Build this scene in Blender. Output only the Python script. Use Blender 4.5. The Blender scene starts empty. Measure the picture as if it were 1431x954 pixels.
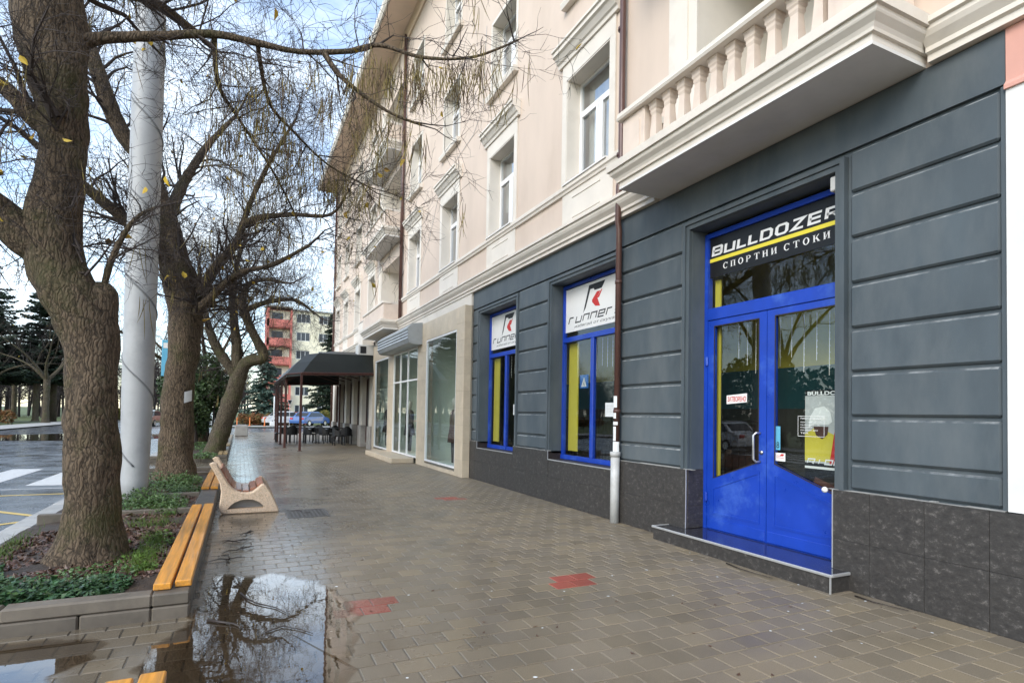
import bpy, math, random
import numpy as np
from mathutils import Vector, Matrix, noise as mnoise

# ------------------------------------------------------------------ camera, sky, sun, exposure
SC = bpy.context.scene
COL = SC.collection
cam_d = bpy.data.cameras.new('camera')
cam = bpy.data.objects.new('camera', cam_d); COL.objects.link(cam); SC.camera = cam
cam_d.sensor_fit = 'HORIZONTAL'; cam_d.sensor_width = 36.0
cam_d.lens = 36.0 * 800.0 / 1431.0
cam_d.shift_y = 80.0 / 1431.0
cam_d.clip_start = 0.05; cam_d.clip_end = 3000
_R = np.array([[0.90291749, -0.42945571, 0.01754438], [0.02747305, 0.01692992, -0.99947917], [0.42893501, 0.90292922, 0.02708478]])
_u = Vector(_R[0]); _d = Vector(_R[1]); _f = Vector(_R[2])
cam.matrix_world = Matrix(((_u.x, -_d.x, -_f.x, 0), (_u.y, -_d.y, -_f.y, 0), (_u.z, -_d.z, -_f.z, 1.55), (0, 0, 0, 1)))

SUN_DIR = Vector((-0.72, -0.42, 0.55)).normalized()      # towards the veiled sun: behind the viewer, over the road
world = bpy.data.worlds.new('World'); SC.world = world; world.use_nodes = True
wn = world.node_tree; wl = wn.links
bg = wn.nodes['Background']
sky = wn.nodes.new('ShaderNodeTexSky'); sky.sky_type = 'NISHITA'; sky.sun_disc = False
sky.sun_elevation = math.asin(SUN_DIR.z)
sky.sun_rotation = math.atan2(SUN_DIR.x, SUN_DIR.y)
sky.air_density = 1.0; sky.dust_density = 0.5; sky.ozone_density = 1.0
tc = wn.nodes.new('ShaderNodeTexCoord')
mp = wn.nodes.new('ShaderNodeMapping'); mp.inputs['Scale'].default_value = (1, 1, 2.6)
wl.new(tc.outputs['Generated'], mp.inputs['Vector'])
nz = wn.nodes.new('ShaderNodeTexNoise'); nz.inputs['Scale'].default_value = 2.3; nz.inputs['Detail'].default_value = 7; nz.inputs['Roughness'].default_value = 0.58
wl.new(mp.outputs[0], nz.inputs['Vector'])
rp = wn.nodes.new('ShaderNodeValToRGB'); rp.color_ramp.elements[0].position = 0.42; rp.color_ramp.elements[1].position = 0.66
rp.color_ramp.elements[0].color = (0.05, 0.05, 0.05, 1); rp.color_ramp.elements[1].color = (0.9, 0.9, 0.9, 1)
wl.new(nz.outputs['Fac'], rp.inputs['Fac'])
mixc = wn.nodes.new('ShaderNodeMixRGB'); mixc.inputs['Color2'].default_value = (4.3, 4.65, 4.85, 1)
wl.new(rp.outputs['Color'], mixc.inputs['Fac']); wl.new(sky.outputs[0], mixc.inputs['Color1'])
wl.new(mixc.outputs[0], bg.inputs['Color'])
bg.inputs['Strength'].default_value = 0.15
sun_d = bpy.data.lights.new('sun', 'SUN'); sun_d.energy = 1.0; sun_d.angle = math.radians(32); sun_d.color = (1.0, 0.93, 0.82)
sun = bpy.data.objects.new('sun', sun_d); COL.objects.link(sun); sun.location = (-30, -30, 30)
sun.rotation_euler = SUN_DIR.to_track_quat('Z', 'Y').to_euler()
SC.view_settings.view_transform = 'Standard'; SC.view_settings.look = 'None'
SC.view_settings.exposure = 1.46; SC.view_settings.gamma = 1.0; SC.view_settings.use_curve_mapping = False
SC.cycles.use_denoising = True
SC.cycles.max_bounces = 6; SC.cycles.diffuse_bounces = 3; SC.cycles.glossy_bounces = 3; SC.cycles.transparent_max_bounces = 8
SC.cycles.caustics_reflective = False; SC.cycles.caustics_refractive = False

# ------------------------------------------------------------------ helpers
rnd = random.Random(7)
nrng = np.random.default_rng(11)

def tag(o, label=None, cat=None, group=None, kind=None):
    if label: o['label'] = label
    if cat: o['category'] = cat
    if group: o['group'] = group
    if kind: o['kind'] = kind
    return o

def empty(name, loc=(0, 0, 0), rz=0.0):
    o = bpy.data.objects.new(name, None); COL.objects.link(o); o.location = loc; o.rotation_euler[2] = rz
    o.empty_display_size = 0.2
    return o

def link(name, me, parent=None):
    o = bpy.data.objects.new(name, me); COL.objects.link(o)
    if parent: o.parent = parent
    return o

def copy_tree(o, parent=None):
    c = o.copy(); COL.objects.link(c); c.parent = parent
    for ch in list(o.children): copy_tree(ch, c)
    return c

def mesh_np(name, V, F, mats, smooth=False, mi=None):
    """V (n,3); F (m,k) all the same size k"""
    V = np.asarray(V, dtype=np.float32); F = np.asarray(F, dtype=np.int32)
    me = bpy.data.meshes.new(name)
    k = F.shape[1]
    me.vertices.add(len(V)); me.vertices.foreach_set('co', V.ravel())
    me.loops.add(F.size); me.loops.foreach_set('vertex_index', F.ravel())
    me.polygons.add(len(F)); me.polygons.foreach_set('loop_start', np.arange(0, F.size, k, dtype=np.int32))
    me.polygons.foreach_set('use_smooth', np.full(len(F), bool(smooth)))
    if mi is not None: me.polygons.foreach_set('material_index', np.asarray(mi, dtype=np.int32))
    for m in (mats if isinstance(mats, (list, tuple)) else [mats]): me.materials.append(m)
    me.update(calc_edges=True)
    return me

class MB:
    def __init__(s): s.v = []; s.f = []; s.mi = []; s.cur = 0
    def add(s, vs, fs):
        b = len(s.v); s.v += [tuple(p) for p in vs]
        for f in fs: s.f.append([b + i for i in f]); s.mi.append(s.cur)
        return s
    def box(s, x0, x1, y0, y1, z0, z1):
        return s.add([(x0,y0,z0),(x1,y0,z0),(x1,y1,z0),(x0,y1,z0),(x0,y0,z1),(x1,y0,z1),(x1,y1,z1),(x0,y1,z1)],
                     [(0,3,2,1),(4,5,6,7),(0,1,5,4),(1,2,6,5),(2,3,7,6),(3,0,4,7)])
    def cbox(s, x0, x1, y0, y1, z0, z1, c=0.008):
        """box with chamfered edges"""
        c = min(c, (x1-x0)*.45, (y1-y0)*.45, (z1-z0)*.45)
        X = (x0, x1); Y = (y0, y1); Z = (z0, z1); vs = []; idx = {}
        for i in (0, 1):
            for j in (0, 1):
                for k in (0, 1):
                    sx, sy, sz = 1-2*i, 1-2*j, 1-2*k
                    idx[i,j,k,0] = len(vs); vs.append((X[i], Y[j]+sy*c, Z[k]+sz*c))
                    idx[i,j,k,1] = len(vs); vs.append((X[i]+sx*c, Y[j], Z[k]+sz*c))
                    idx[i,j,k,2] = len(vs); vs.append((X[i]+sx*c, Y[j]+sy*c, Z[k]))
        g = lambda i,j,k,a: idx[i,j,k,a]
        fs = []
        for i in (0, 1):
            q = [g(i,0,0,0), g(i,1,0,0), g(i,1,1,0), g(i,0,1,0)]; fs.append(q if i else q[::-1])
        for j in (0, 1):
            q = [g(0,j,0,1), g(1,j,0,1), g(1,j,1,1), g(0,j,1,1)]; fs.append(q if not j else q[::-1])
        for k in (0, 1):
            q = [g(0,0,k,2), g(1,0,k,2), g(1,1,k,2), g(0,1,k,2)]; fs.append(q if k else q[::-1])
        for i in (0, 1):
            for j in (0, 1):
                q = [g(i,j,0,0), g(i,j,0,1), g(i,j,1,1), g(i,j,1,0)]; fs.append(q if (i ^ j) else q[::-1])
        for i in (0, 1):
            for k in (0, 1):
                q = [g(i,0,k,0), g(i,0,k,2), g(i,1,k,2), g(i,1,k,0)]; fs.append(q if not (i ^ k) else q[::-1])
        for j in (0, 1):
            for k in (0, 1):
                q = [g(0,j,k,1), g(0,j,k,2), g(1,j,k,2), g(1,j,k,1)]; fs.append(q if (j ^ k) else q[::-1])
        for i in (0, 1):
            for j in (0, 1):
                for k in (0, 1):
                    q = [g(i,j,k,0), g(i,j,k,1), g(i,j,k,2)]; fs.append(q if (i ^ j ^ k) == 0 else q[::-1])
        return s.add(vs, fs)
    def prism_y(s, prof, y0, y1):
        """profile [(x,z)...] swept along y, with end caps"""
        n = len(prof)
        vs = [(x, y0, z) for x, z in prof] + [(x, y1, z) for x, z in prof]
        fs = [(i, (i+1) % n, n + (i+1) % n, n + i) for i in range(n)]
        return s.add(vs, fs + [tuple(range(n))[::-1], tuple(range(n, 2*n))])
    def prism_x(s, poly, x0, x1):
        """polygon [(y,z)...] extruded along x"""
        n = len(poly)
        vs = [(x0, y, z) for y, z in poly] + [(x1, y, z) for y, z in poly]
        fs = [(i, (i+1) % n, n + (i+1) % n, n + i) for i in range(n)]
        return s.add(vs, fs + [tuple(range(n))[::-1], tuple(range(n, 2*n))])
    def prism_z(s, poly, z0, z1):
        n = len(poly)
        vs = [(x, y, z0) for x, y in poly] + [(x, y, z1) for x, y in poly]
        fs = [(i, (i+1) % n, n + (i+1) % n, n + i) for i in range(n)]
        return s.add(vs, fs + [tuple(range(n))[::-1], tuple(range(n, 2*n))])
    def ring_x(s, outer, inner, x0, x1):
        """flat frame between two polygons of equal count in the yz plane, thickness x0..x1"""
        n = len(outer); vs = []
        for x in (x0, x1):
            vs += [(x, y, z) for y, z in outer] + [(x, y, z) for y, z in inner]
        fs = []
        for i in range(n):
            j = (i+1) % n
            fs += [(i, j, n+j, n+i), (2*n+i, 3*n+i, 3*n+j, 2*n+j), (i, 2*n+i, 2*n+j, j), (n+i, n+j, 3*n+j, 3*n+i)]
        return s.add(vs, fs)
    def tube(s, pts, rad, n=8, caps=True):
        P = [Vector(p) for p in pts]; N = len(P)
        if not isinstance(rad, (list, tuple)): rad = [rad]*N
        vs = []; ref = None
        for i in range(N):
            t = (P[min(i+1, N-1)] - P[max(i-1, 0)]).normalized()
            if ref is None: ref = t.orthogonal().normalized()
            a = (ref - t*ref.dot(t)); a = a.normalized() if a.length > 1e-6 else t.orthogonal().normalized()
            ref = a; b = t.cross(a)
            for k in range(n):
                th = 2*math.pi*k/n; vs.append(P[i] + (a*math.cos(th) + b*math.sin(th))*rad[i])
        fs = [(i*n+k, i*n+(k+1) % n, (i+1)*n+(k+1) % n, (i+1)*n+k) for i in range(N-1) for k in range(n)]
        if caps: fs += [tuple(range(n))[::-1], tuple(range((N-1)*n, N*n))]
        return s.add(vs, fs)
    def lathe(s, prof, cx=0, cy=0, n=16):
        """profile [(r,z)...] turned about z"""
        vs = []; N = len(prof)
        for r, z in prof:
            for k in range(n): vs.append((cx + r*math.cos(2*math.pi*k/n), cy + r*math.sin(2*math.pi*k/n), z))
        fs = [(i*n+k, i*n+(k+1) % n, (i+1)*n+(k+1) % n, (i+1)*n+k) for i in range(N-1) for k in range(n)]
        return s.add(vs, fs + [tuple(range(n))[::-1], tuple(range((N-1)*n, N*n))])
    def mesh(s, name, mats, smooth=False):
        me = bpy.data.meshes.new(name); me.from_pydata(s.v, [], s.f)
        mats = mats if isinstance(mats, (list, tuple)) else [mats]
        for m in mats: me.materials.append(m)
        if len(mats) > 1: me.polygons.foreach_set('material_index', s.mi)
        if smooth: me.polygons.foreach_set('use_smooth', [True]*len(me.polygons))
        me.update(); return me
    def build(s, name, mats, parent=None, smooth=False):
        return link(name, s.mesh(name, mats, smooth), parent)

def wall_holes(mb, X, y0, y1, z0, z1, holes, depth):
    """wall in the plane x = X facing -x, with rectangular openings and their reveals"""
    ys = sorted({y0, y1} | {v for h in holes for v in h[:2] if y0 < v < y1})
    zs = sorted({z0, z1} | {v for h in holes for v in h[2:4] if z0 < v < z1})
    for a, b in zip(ys, ys[1:]):
        for c, d in zip(zs, zs[1:]):
            if any(h[0] - 1e-6 <= a and b <= h[1] + 1e-6 and h[2] - 1e-6 <= c and d <= h[3] + 1e-6 for h in holes): continue
            mb.add([(X, a, c), (X, b, c), (X, b, d), (X, a, d)], [(0, 3, 2, 1)])
    for h in holes:
        a, b, c, d = h[:4]; c = max(c, z0); D = h[4] if len(h) > 4 else depth
        mb.add([(X,a,c),(X,b,c),(X,b,d),(X,a,d),(X+D,a,c),(X+D,b,c),(X+D,b,d),(X+D,a,d)],
               [q for q, on in (((0,1,5,4), c > z0 + 1e-6), ((1,2,6,5), True), ((2,3,7,6), d < z1 - 1e-6), ((3,0,4,7), True)) if on])

def tubes(polys, n=3):
    """polys: list of (pts (N,3), radii (N,)); returns V, F (quads), vectorised by length"""
    groups = {}
    for p, r in polys: groups.setdefault(len(p), []).append((p, r))
    Vs = []; Fs = []; base = 0
    for N, lst in groups.items():
        P = np.array([a for a, _ in lst], dtype=np.float64); Rr = np.array([b for _, b in lst], dtype=np.float64)
        K = len(lst)
        T = np.empty_like(P); T[:, 1:-1] = P[:, 2:] - P[:, :-2]; T[:, 0] = P[:, 1] - P[:, 0]; T[:, -1] = P[:, -1] - P[:, -2]
        T /= np.linalg.norm(T, axis=2, keepdims=True) + 1e-9
        ref = np.where(np.abs(T[:, :1, 2:3]) < 0.9, np.array([0, 0, 1.0]), np.array([1.0, 0, 0]))
        A = np.cross(np.broadcast_to(ref, T.shape), T); A /= np.linalg.norm(A, axis=2, keepdims=True) + 1e-9
        B = np.cross(T, A)
        th = 2*np.pi*np.arange(n)/n
        ring = P[:, :, None, :] + Rr[:, :, None, None]*(A[:, :, None, :]*np.cos(th)[None, None, :, None] + B[:, :, None, :]*np.sin(th)[None, None, :, None])
        Vs.append(ring.reshape(-1, 3))
        k = np.arange(K)[:, None, None]*N*n; i = np.arange(N-1)[None, :, None]*n; j = np.arange(n)[None, None, :]; j2 = (j+1) % n
        q = np.stack([k+i+j, k+i+j2, k+i+n+j2, k+i+n+j], axis=-1).reshape(-1, 4) + base
        Fs.append(q); base += K*N*n
    return np.concatenate(Vs), np.concatenate(Fs)

def cards(C, U, W):
    """leaf quads: centres C, half vectors U and W (n,3); folded along U for body"""
    n = len(C); Nn = np.cross(U, W); Nn /= np.linalg.norm(Nn, axis=1, keepdims=True) + 1e-9
    lift = Nn*np.linalg.norm(W, axis=1, keepdims=True)*0.45
    V = np.stack([C-U, C+W*1.0+lift, C+U, C-W*1.0+lift], axis=1).reshape(-1, 3)
    b = np.arange(n)[:, None]*4
    F = np.concatenate([b + np.array([[0, 1, 2]]), b + np.array([[0, 2, 3]])], axis=0)
    return V, F

def leaves6(C, U, W):
    """pointed oval leaves of six corners, cupped"""
    n = len(C); Nn = np.cross(U, W); Nn /= np.linalg.norm(Nn, axis=1, keepdims=True) + 1e-9
    k = Nn*np.linalg.norm(W, axis=1, keepdims=True)*0.4
    V = np.stack([C-U*.95, C-U*.55+W*.75+k, C+U*.15+W*.8+k, C+U*1.25, C+U*.15-W*.8+k, C-U*.55-W*.75+k], axis=1).reshape(-1, 3)
    b = np.arange(n)[:, None]*6
    return V, np.concatenate([b + np.array([[0, 1, 2, 3]]), b + np.array([[0, 3, 4, 5]])], axis=0)

def rand_dirs(n, rng=nrng):
    v = rng.normal(size=(n, 3)); return v/np.linalg.norm(v, axis=1, keepdims=True)

# ------------------------------------------------------------------ materials
def newmat(name):
    m = bpy.data.materials.new(name); m.use_nodes = True
    nt = m.node_tree; return m, nt, nt.nodes['Principled BSDF']

def nd(nt, typ, **kw):
    n = nt.nodes.new(typ)
    for k, v in kw.items():
        if k in n.inputs.keys(): n.inputs[k].default_value = v
        else: setattr(n, k, v)
    return n

def coordnode(nt, mode, scale=(1, 1, 1)):
    if mode == 'pos':
        g = nd(nt, 'ShaderNodeNewGeometry'); out = g.outputs['Position']
    else:
        g = nd(nt, 'ShaderNodeTexCoord'); out = g.outputs['Object']
    mpn = nd(nt, 'ShaderNodeMapping'); mpn.inputs['Scale'].default_value = scale
    nt.links.new(out, mpn.inputs['Vector']); return mpn.outputs[0]

def M(name, base, rough=0.6, var=0.15, scale=3.0, detail=5, bump=0.0, bscale=60, bdist=0.01, metallic=0.0, spec=0.5, mode='pos',
      stretch=(1, 1, 1), second=None, sfac=(0.45, 0.65), rvar=0.0, objrand=0.0, coat=0.0):
    m, nt, b = newmat(name); L = nt.links
    vec = coordnode(nt, mode, stretch)
    n1 = nd(nt, 'ShaderNodeTexNoise', Scale=scale, Detail=detail, Roughness=0.6); L.new(vec, n1.inputs['Vector'])
    r = nd(nt, 'ShaderNodeValToRGB')
    r.color_ramp.elements[0].position = 0.3; r.color_ramp.elements[1].position = 0.7
    r.color_ramp.elements[0].color = (*[c*(1-var) for c in base], 1); r.color_ramp.elements[1].color = (*[min(1, c*(1+var)) for c in base], 1)
    L.new(n1.outputs['Fac'], r.inputs['Fac']); col = r.outputs['Color']
    if second:
        n2 = nd(nt, 'ShaderNodeTexNoise', Scale=scale*0.37+0.9, Detail=6, Roughness=0.65); L.new(vec, n2.inputs['Vector'])
        r2 = nd(nt, 'ShaderNodeValToRGB'); r2.color_ramp.elements[0].position = sfac[0]; r2.color_ramp.elements[1].position = sfac[1]
        L.new(n2.outputs['Fac'], r2.inputs['Fac'])
        mx = nd(nt, 'ShaderNodeMixRGB'); L.new(r2.outputs['Color'], mx.inputs['Fac']); L.new(col, mx.inputs['Color1']); mx.inputs['Color2'].default_value = (*second, 1); col = mx.outputs[0]
    if objrand:
        oi = nd(nt, 'ShaderNodeObjectInfo'); mr = nd(nt, 'ShaderNodeMapRange'); L.new(oi.outputs['Random'], mr.inputs['Value'])
        mr.inputs['To Min'].default_value = 1-objrand; mr.inputs['To Max'].default_value = 1+objrand
        mm = nd(nt, 'ShaderNodeVectorMath', operation='SCALE'); L.new(col, mm.inputs[0]); L.new(mr.outputs[0], mm.inputs['Scale']); col = mm.outputs[0]
    L.new(col, b.inputs['Base Color'])
    b.inputs['Roughness'].default_value = rough; b.inputs['Metallic'].default_value = metallic
    b.inputs['Specular IOR Level'].default_value = spec; b.inputs['Coat Weight'].default_value = coat
    if rvar:
        mr = nd(nt, 'ShaderNodeMapRange'); L.new(n1.outputs['Fac'], mr.inputs['Value']); mr.inputs['From Min'].default_value = .3; mr.inputs['From Max'].default_value = .7
        mr.inputs['To Min'].default_value = rough-rvar; mr.inputs['To Max'].default_value = rough+rvar; L.new(mr.outputs[0], b.inputs['Roughness'])
    if bump:
        n3 = nd(nt, 'ShaderNodeTexNoise', Scale=bscale, Detail=5, Roughness=0.65); L.new(vec, n3.inputs['Vector'])
        bp = nd(nt, 'ShaderNodeBump', Strength=bump, Distance=bdist); L.new(n3.outputs['Fac'], bp.inputs['Height']); L.new(bp.outputs[0], b.inputs['Normal'])
    return m

def schlick(nt, f0, boost=1.0):
    """reflectance that rises towards grazing angles, the same from both sides of a thin sheet"""
    L = nt.links; lw = nd(nt, 'ShaderNodeLayerWeight', Blend=0.5)
    pw = nd(nt, 'ShaderNodeMath', operation='POWER'); L.new(lw.outputs['Facing'], pw.inputs[0]); pw.inputs[1].default_value = 5.0
    ma = nd(nt, 'ShaderNodeMath', operation='MULTIPLY_ADD'); L.new(pw.outputs[0], ma.inputs[0]); ma.inputs[1].default_value = 1-f0; ma.inputs[2].default_value = f0
    mu = nd(nt, 'ShaderNodeMath', operation='MULTIPLY'); mu.use_clamp = True; L.new(ma.outputs[0], mu.inputs[0]); mu.inputs[1].default_value = boost
    return mu.outputs[0]

def glass_mat(name, tint=(0.9, 0.95, 0.93), f0=0.04, boost=1.0, wav=0.12):
    m, nt, b = newmat(name); L = nt.links
    tr = nd(nt, 'ShaderNodeBsdfTransparent'); tr.inputs['Color'].default_value = (*tint, 1)
    gl = nd(nt, 'ShaderNodeBsdfGlossy'); gl.inputs['Roughness'].default_value = 0.005; gl.inputs['Color'].default_value = (0.95, 0.97, 1, 1)
    vec = coordnode(nt, 'pos'); n3 = nd(nt, 'ShaderNodeTexNoise', Scale=1.1, Detail=1); L.new(vec, n3.inputs['Vector'])
    bp = nd(nt, 'ShaderNodeBump', Strength=wav, Distance=0.02); L.new(n3.outputs['Fac'], bp.inputs['Height']); L.new(bp.outputs[0], gl.inputs['Normal'])
    mx = nd(nt, 'ShaderNodeMixShader'); L.new(schlick(nt, f0, boost), mx.inputs[0]); L.new(tr.outputs[0], mx.inputs[1]); L.new(gl.outputs[0], mx.inputs[2])
    L.new(mx.outputs[0], nt.nodes['Material Output'].inputs['Surface']); return m

def paver_mat(name, base, wet=(1.08, 0.72)):
    """wet concrete paver: wetness has its own shape in the world, colour varies stone by stone"""
    m, nt, b = newmat(name); L = nt.links
    vec = coordnode(nt, 'pos')
    n1 = nd(nt, 'ShaderNodeTexNoise', Scale=1.1, Detail=6, Roughness=0.6); L.new(vec, n1.inputs['Vector'])
    n2 = nd(nt, 'ShaderNodeTexNoise', Scale=140.0, Detail=3, Roughness=0.7); L.new(vec, n2.inputs['Vector'])
    at = nd(nt, 'ShaderNodeAttribute', attribute_name='stone'); oi = nd(nt, 'ShaderNodeObjectInfo')
    ad = nd(nt, 'ShaderNodeMath', operation='ADD'); L.new(at.outputs['Fac'], ad.inputs[0]); L.new(oi.outputs['Random'], ad.inputs[1])
    fr = nd(nt, 'ShaderNodeMath', operation='FRACT'); L.new(ad.outputs[0], fr.inputs[0])
    r = nd(nt, 'ShaderNodeValToRGB'); e = r.color_ramp.elements
    e[0].color = (*[c*0.84 for c in base], 1); e[1].color = (base[0]*1.13, base[1]*1.11, base[2]*1.06, 1)
    q = r.color_ramp.elements.new(0.5); q.color = (base[0]*0.97, base[1]*0.99, base[2]*1.06, 1)
    L.new(fr.outputs[0], r.inputs['Fac'])
    mr = nd(nt, 'ShaderNodeMapRange'); L.new(n2.outputs['Fac'], mr.inputs['Value']); mr.inputs['From Min'].default_value = .3; mr.inputs['From Max'].default_value = .7
    mr.inputs['To Min'].default_value = 0.78; mr.inputs['To Max'].default_value = 1.2
    sc = nd(nt, 'ShaderNodeVectorMath', operation='SCALE'); L.new(r.outputs[0], sc.inputs[0]); L.new(mr.outputs[0], sc.inputs['Scale'])
    # wetness: from the planters' side, uneven
    sx = nd(nt, 'ShaderNodeSeparateXYZ'); g = nd(nt, 'ShaderNodeNewGeometry'); L.new(g.outputs['Position'], sx.inputs[0])
    mx = nd(nt, 'ShaderNodeMapRange'); L.new(sx.outputs['X'], mx.inputs['Value']); mx.inputs['From Min'].default_value = 3.2; mx.inputs['From Max'].default_value = 0.2
    nw = nd(nt, 'ShaderNodeMapRange'); L.new(n1.outputs['Fac'], nw.inputs['Value']); nw.inputs['From Min'].default_value = .3; nw.inputs['From Max'].default_value = .7; nw.inputs['To Min'].default_value = -.45; nw.inputs['To Max'].default_value = .45
    aw = nd(nt, 'ShaderNodeMath', operation='ADD'); aw.use_clamp = True; L.new(mx.outputs[0], aw.inputs[0]); L.new(nw.outputs[0], aw.inputs[1])
    dk = nd(nt, 'ShaderNodeMapRange'); L.new(aw.outputs[0], dk.inputs['Value']); dk.inputs['To Min'].default_value = wet[0]; dk.inputs['To Max'].default_value = wet[1]
    s2 = nd(nt, 'ShaderNodeVectorMath', operation='SCALE'); L.new(sc.outputs[0], s2.inputs[0]); L.new(dk.outputs[0], s2.inputs['Scale'])
    L.new(s2.outputs[0], b.inputs['Base Color'])
    ro = nd(nt, 'ShaderNodeMapRange'); L.new(aw.outputs[0], ro.inputs['Value']); ro.inputs['To Min'].default_value = 0.5; ro.inputs['To Max'].default_value = 0.2
    L.new(ro.outputs[0], b.inputs['Roughness'])
    co = nd(nt, 'ShaderNodeMath', operation='MULTIPLY'); L.new(aw.outputs[0], co.inputs[0]); co.inputs[1].default_value = 0.4
    L.new(co.outputs[0], b.inputs['Coat Weight']); b.inputs['Coat Roughness'].default_value = 0.15
    bp = nd(nt, 'ShaderNodeBump', Strength=0.22, Distance=0.002); L.new(n2.outputs['Fac'], bp.inputs['Height']); L.new(bp.outputs[0], b.inputs['Normal'])
    return m

def bark_mat(name, base, moss=(0.05, 0.055, 0.015)):
    """furrowed bark: long ridges, dark cracks, mossy patches"""
    m, nt, b = newmat(name); L = nt.links
    vec = coordnode(nt, 'pos', (1, 1, 0.13)); v2 = coordnode(nt, 'pos'); v3 = coordnode(nt, 'pos', (1, 1, 0.5))
    n0 = nd(nt, 'ShaderNodeTexNoise', Scale=7, Detail=3); L.new(v2, n0.inputs['Vector'])
    av = nd(nt, 'ShaderNodeMixRGB', blend_type='ADD'); av.inputs['Fac'].default_value = 0.10; L.new(vec, av.inputs['Color1']); L.new(n0.outputs['Color'], av.inputs['Color2'])
    vo = nd(nt, 'ShaderNodeTexVoronoi', feature='DISTANCE_TO_EDGE', Scale=30); L.new(av.outputs[0], vo.inputs['Vector'])
    n1 = nd(nt, 'ShaderNodeTexNoise', Scale=30, Detail=8, Roughness=0.72); L.new(v3, n1.inputs['Vector'])
    mr = nd(nt, 'ShaderNodeMapRange'); L.new(vo.outputs['Distance'], mr.inputs['Value']); mr.inputs['From Max'].default_value = 0.32; mr.inputs['To Max'].default_value = 0.6
    hm = nd(nt, 'ShaderNodeMath', operation='MULTIPLY_ADD'); L.new(n1.outputs['Fac'], hm.inputs[0]); hm.inputs[1].default_value = 1.25; L.new(mr.outputs[0], hm.inputs[2])
    r = nd(nt, 'ShaderNodeValToRGB'); r.color_ramp.elements[0].position = .52; r.color_ramp.elements[1].position = 1.15
    r.color_ramp.elements[0].color = (*[c*0.22 for c in base], 1); r.color_ramp.elements[1].color = (*[c*1.75 for c in base], 1)
    L.new(hm.outputs[0], r.inputs['Fac'])
    n2 = nd(nt, 'ShaderNodeTexNoise', Scale=2.2, Detail=7, Roughness=0.7); L.new(v2, n2.inputs['Vector'])
    r2 = nd(nt, 'ShaderNodeValToRGB'); r2.color_ramp.elements[0].position = .5; r2.color_ramp.elements[1].position = .68; L.new(n2.outputs['Fac'], r2.inputs['Fac'])
    mf = nd(nt, 'ShaderNodeMath', operation='MULTIPLY'); L.new(r2.outputs[0], mf.inputs[0]); mf.inputs[1].default_value = 0.65
    mx = nd(nt, 'ShaderNodeMixRGB'); L.new(mf.outputs[0], mx.inputs['Fac']); L.new(r.outputs[0], mx.inputs['Color1']); mx.inputs['Color2'].default_value = (*moss, 1)
    L.new(mx.outputs[0], b.inputs['Base Color']); b.inputs['Roughness'].default_value = 0.82; b.inputs['Specular IOR Level'].default_value = 0.3
    bp = nd(nt, 'ShaderNodeBump', Strength=0.9, Distance=0.018); L.new(hm.outputs[0], bp.inputs['Height']); L.new(bp.outputs[0], b.inputs['Normal'])
    return m

def slate_mat(name):
    m, nt, b = newmat(name); L = nt.links
    vec = coordnode(nt, 'pos', (1, 1, 1.5)); oi = nd(nt, 'ShaderNodeObjectInfo')
    off = nd(nt, 'ShaderNodeVectorMath', operation='SCALE'); cb = nd(nt, 'ShaderNodeCombineXYZ')
    L.new(oi.outputs['Random'], cb.inputs[0]); L.new(oi.outputs['Random'], cb.inputs[2]); L.new(cb.outputs[0], off.inputs[0]); off.inputs['Scale'].default_value = 40
    av = nd(nt, 'ShaderNodeVectorMath', operation='ADD'); L.new(vec, av.inputs[0]); L.new(off.outputs[0], av.inputs[1])
    n1 = nd(nt, 'ShaderNodeTexNoise', Scale=15, Detail=10, Roughness=0.8); n1.inputs['Distortion'].default_value = 0.15; L.new(av.outputs[0], n1.inputs['Vector'])
    r = nd(nt, 'ShaderNodeValToRGB'); r.color_ramp.elements[0].position = .34; r.color_ramp.elements[1].position = .74
    r.color_ramp.elements[0].color = (0.022, 0.02, 0.019, 1); r.color_ramp.elements[1].color = (0.22, 0.205, 0.19, 1)
    q = r.color_ramp.elements.new(0.56); q.color = (0.048, 0.044, 0.041, 1)
    L.new(n1.outputs['Fac'], r.inputs['Fac']); L.new(r.outputs[0], b.inputs['Base Color'])
    b.inputs['Roughness'].default_value = 0.5
    bp = nd(nt, 'ShaderNodeBump', Strength=0.5, Distance=0.006); L.new(n1.outputs['Fac'], bp.inputs['Height']); L.new(bp.outputs[0], b.inputs['Normal'])
    return m

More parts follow.
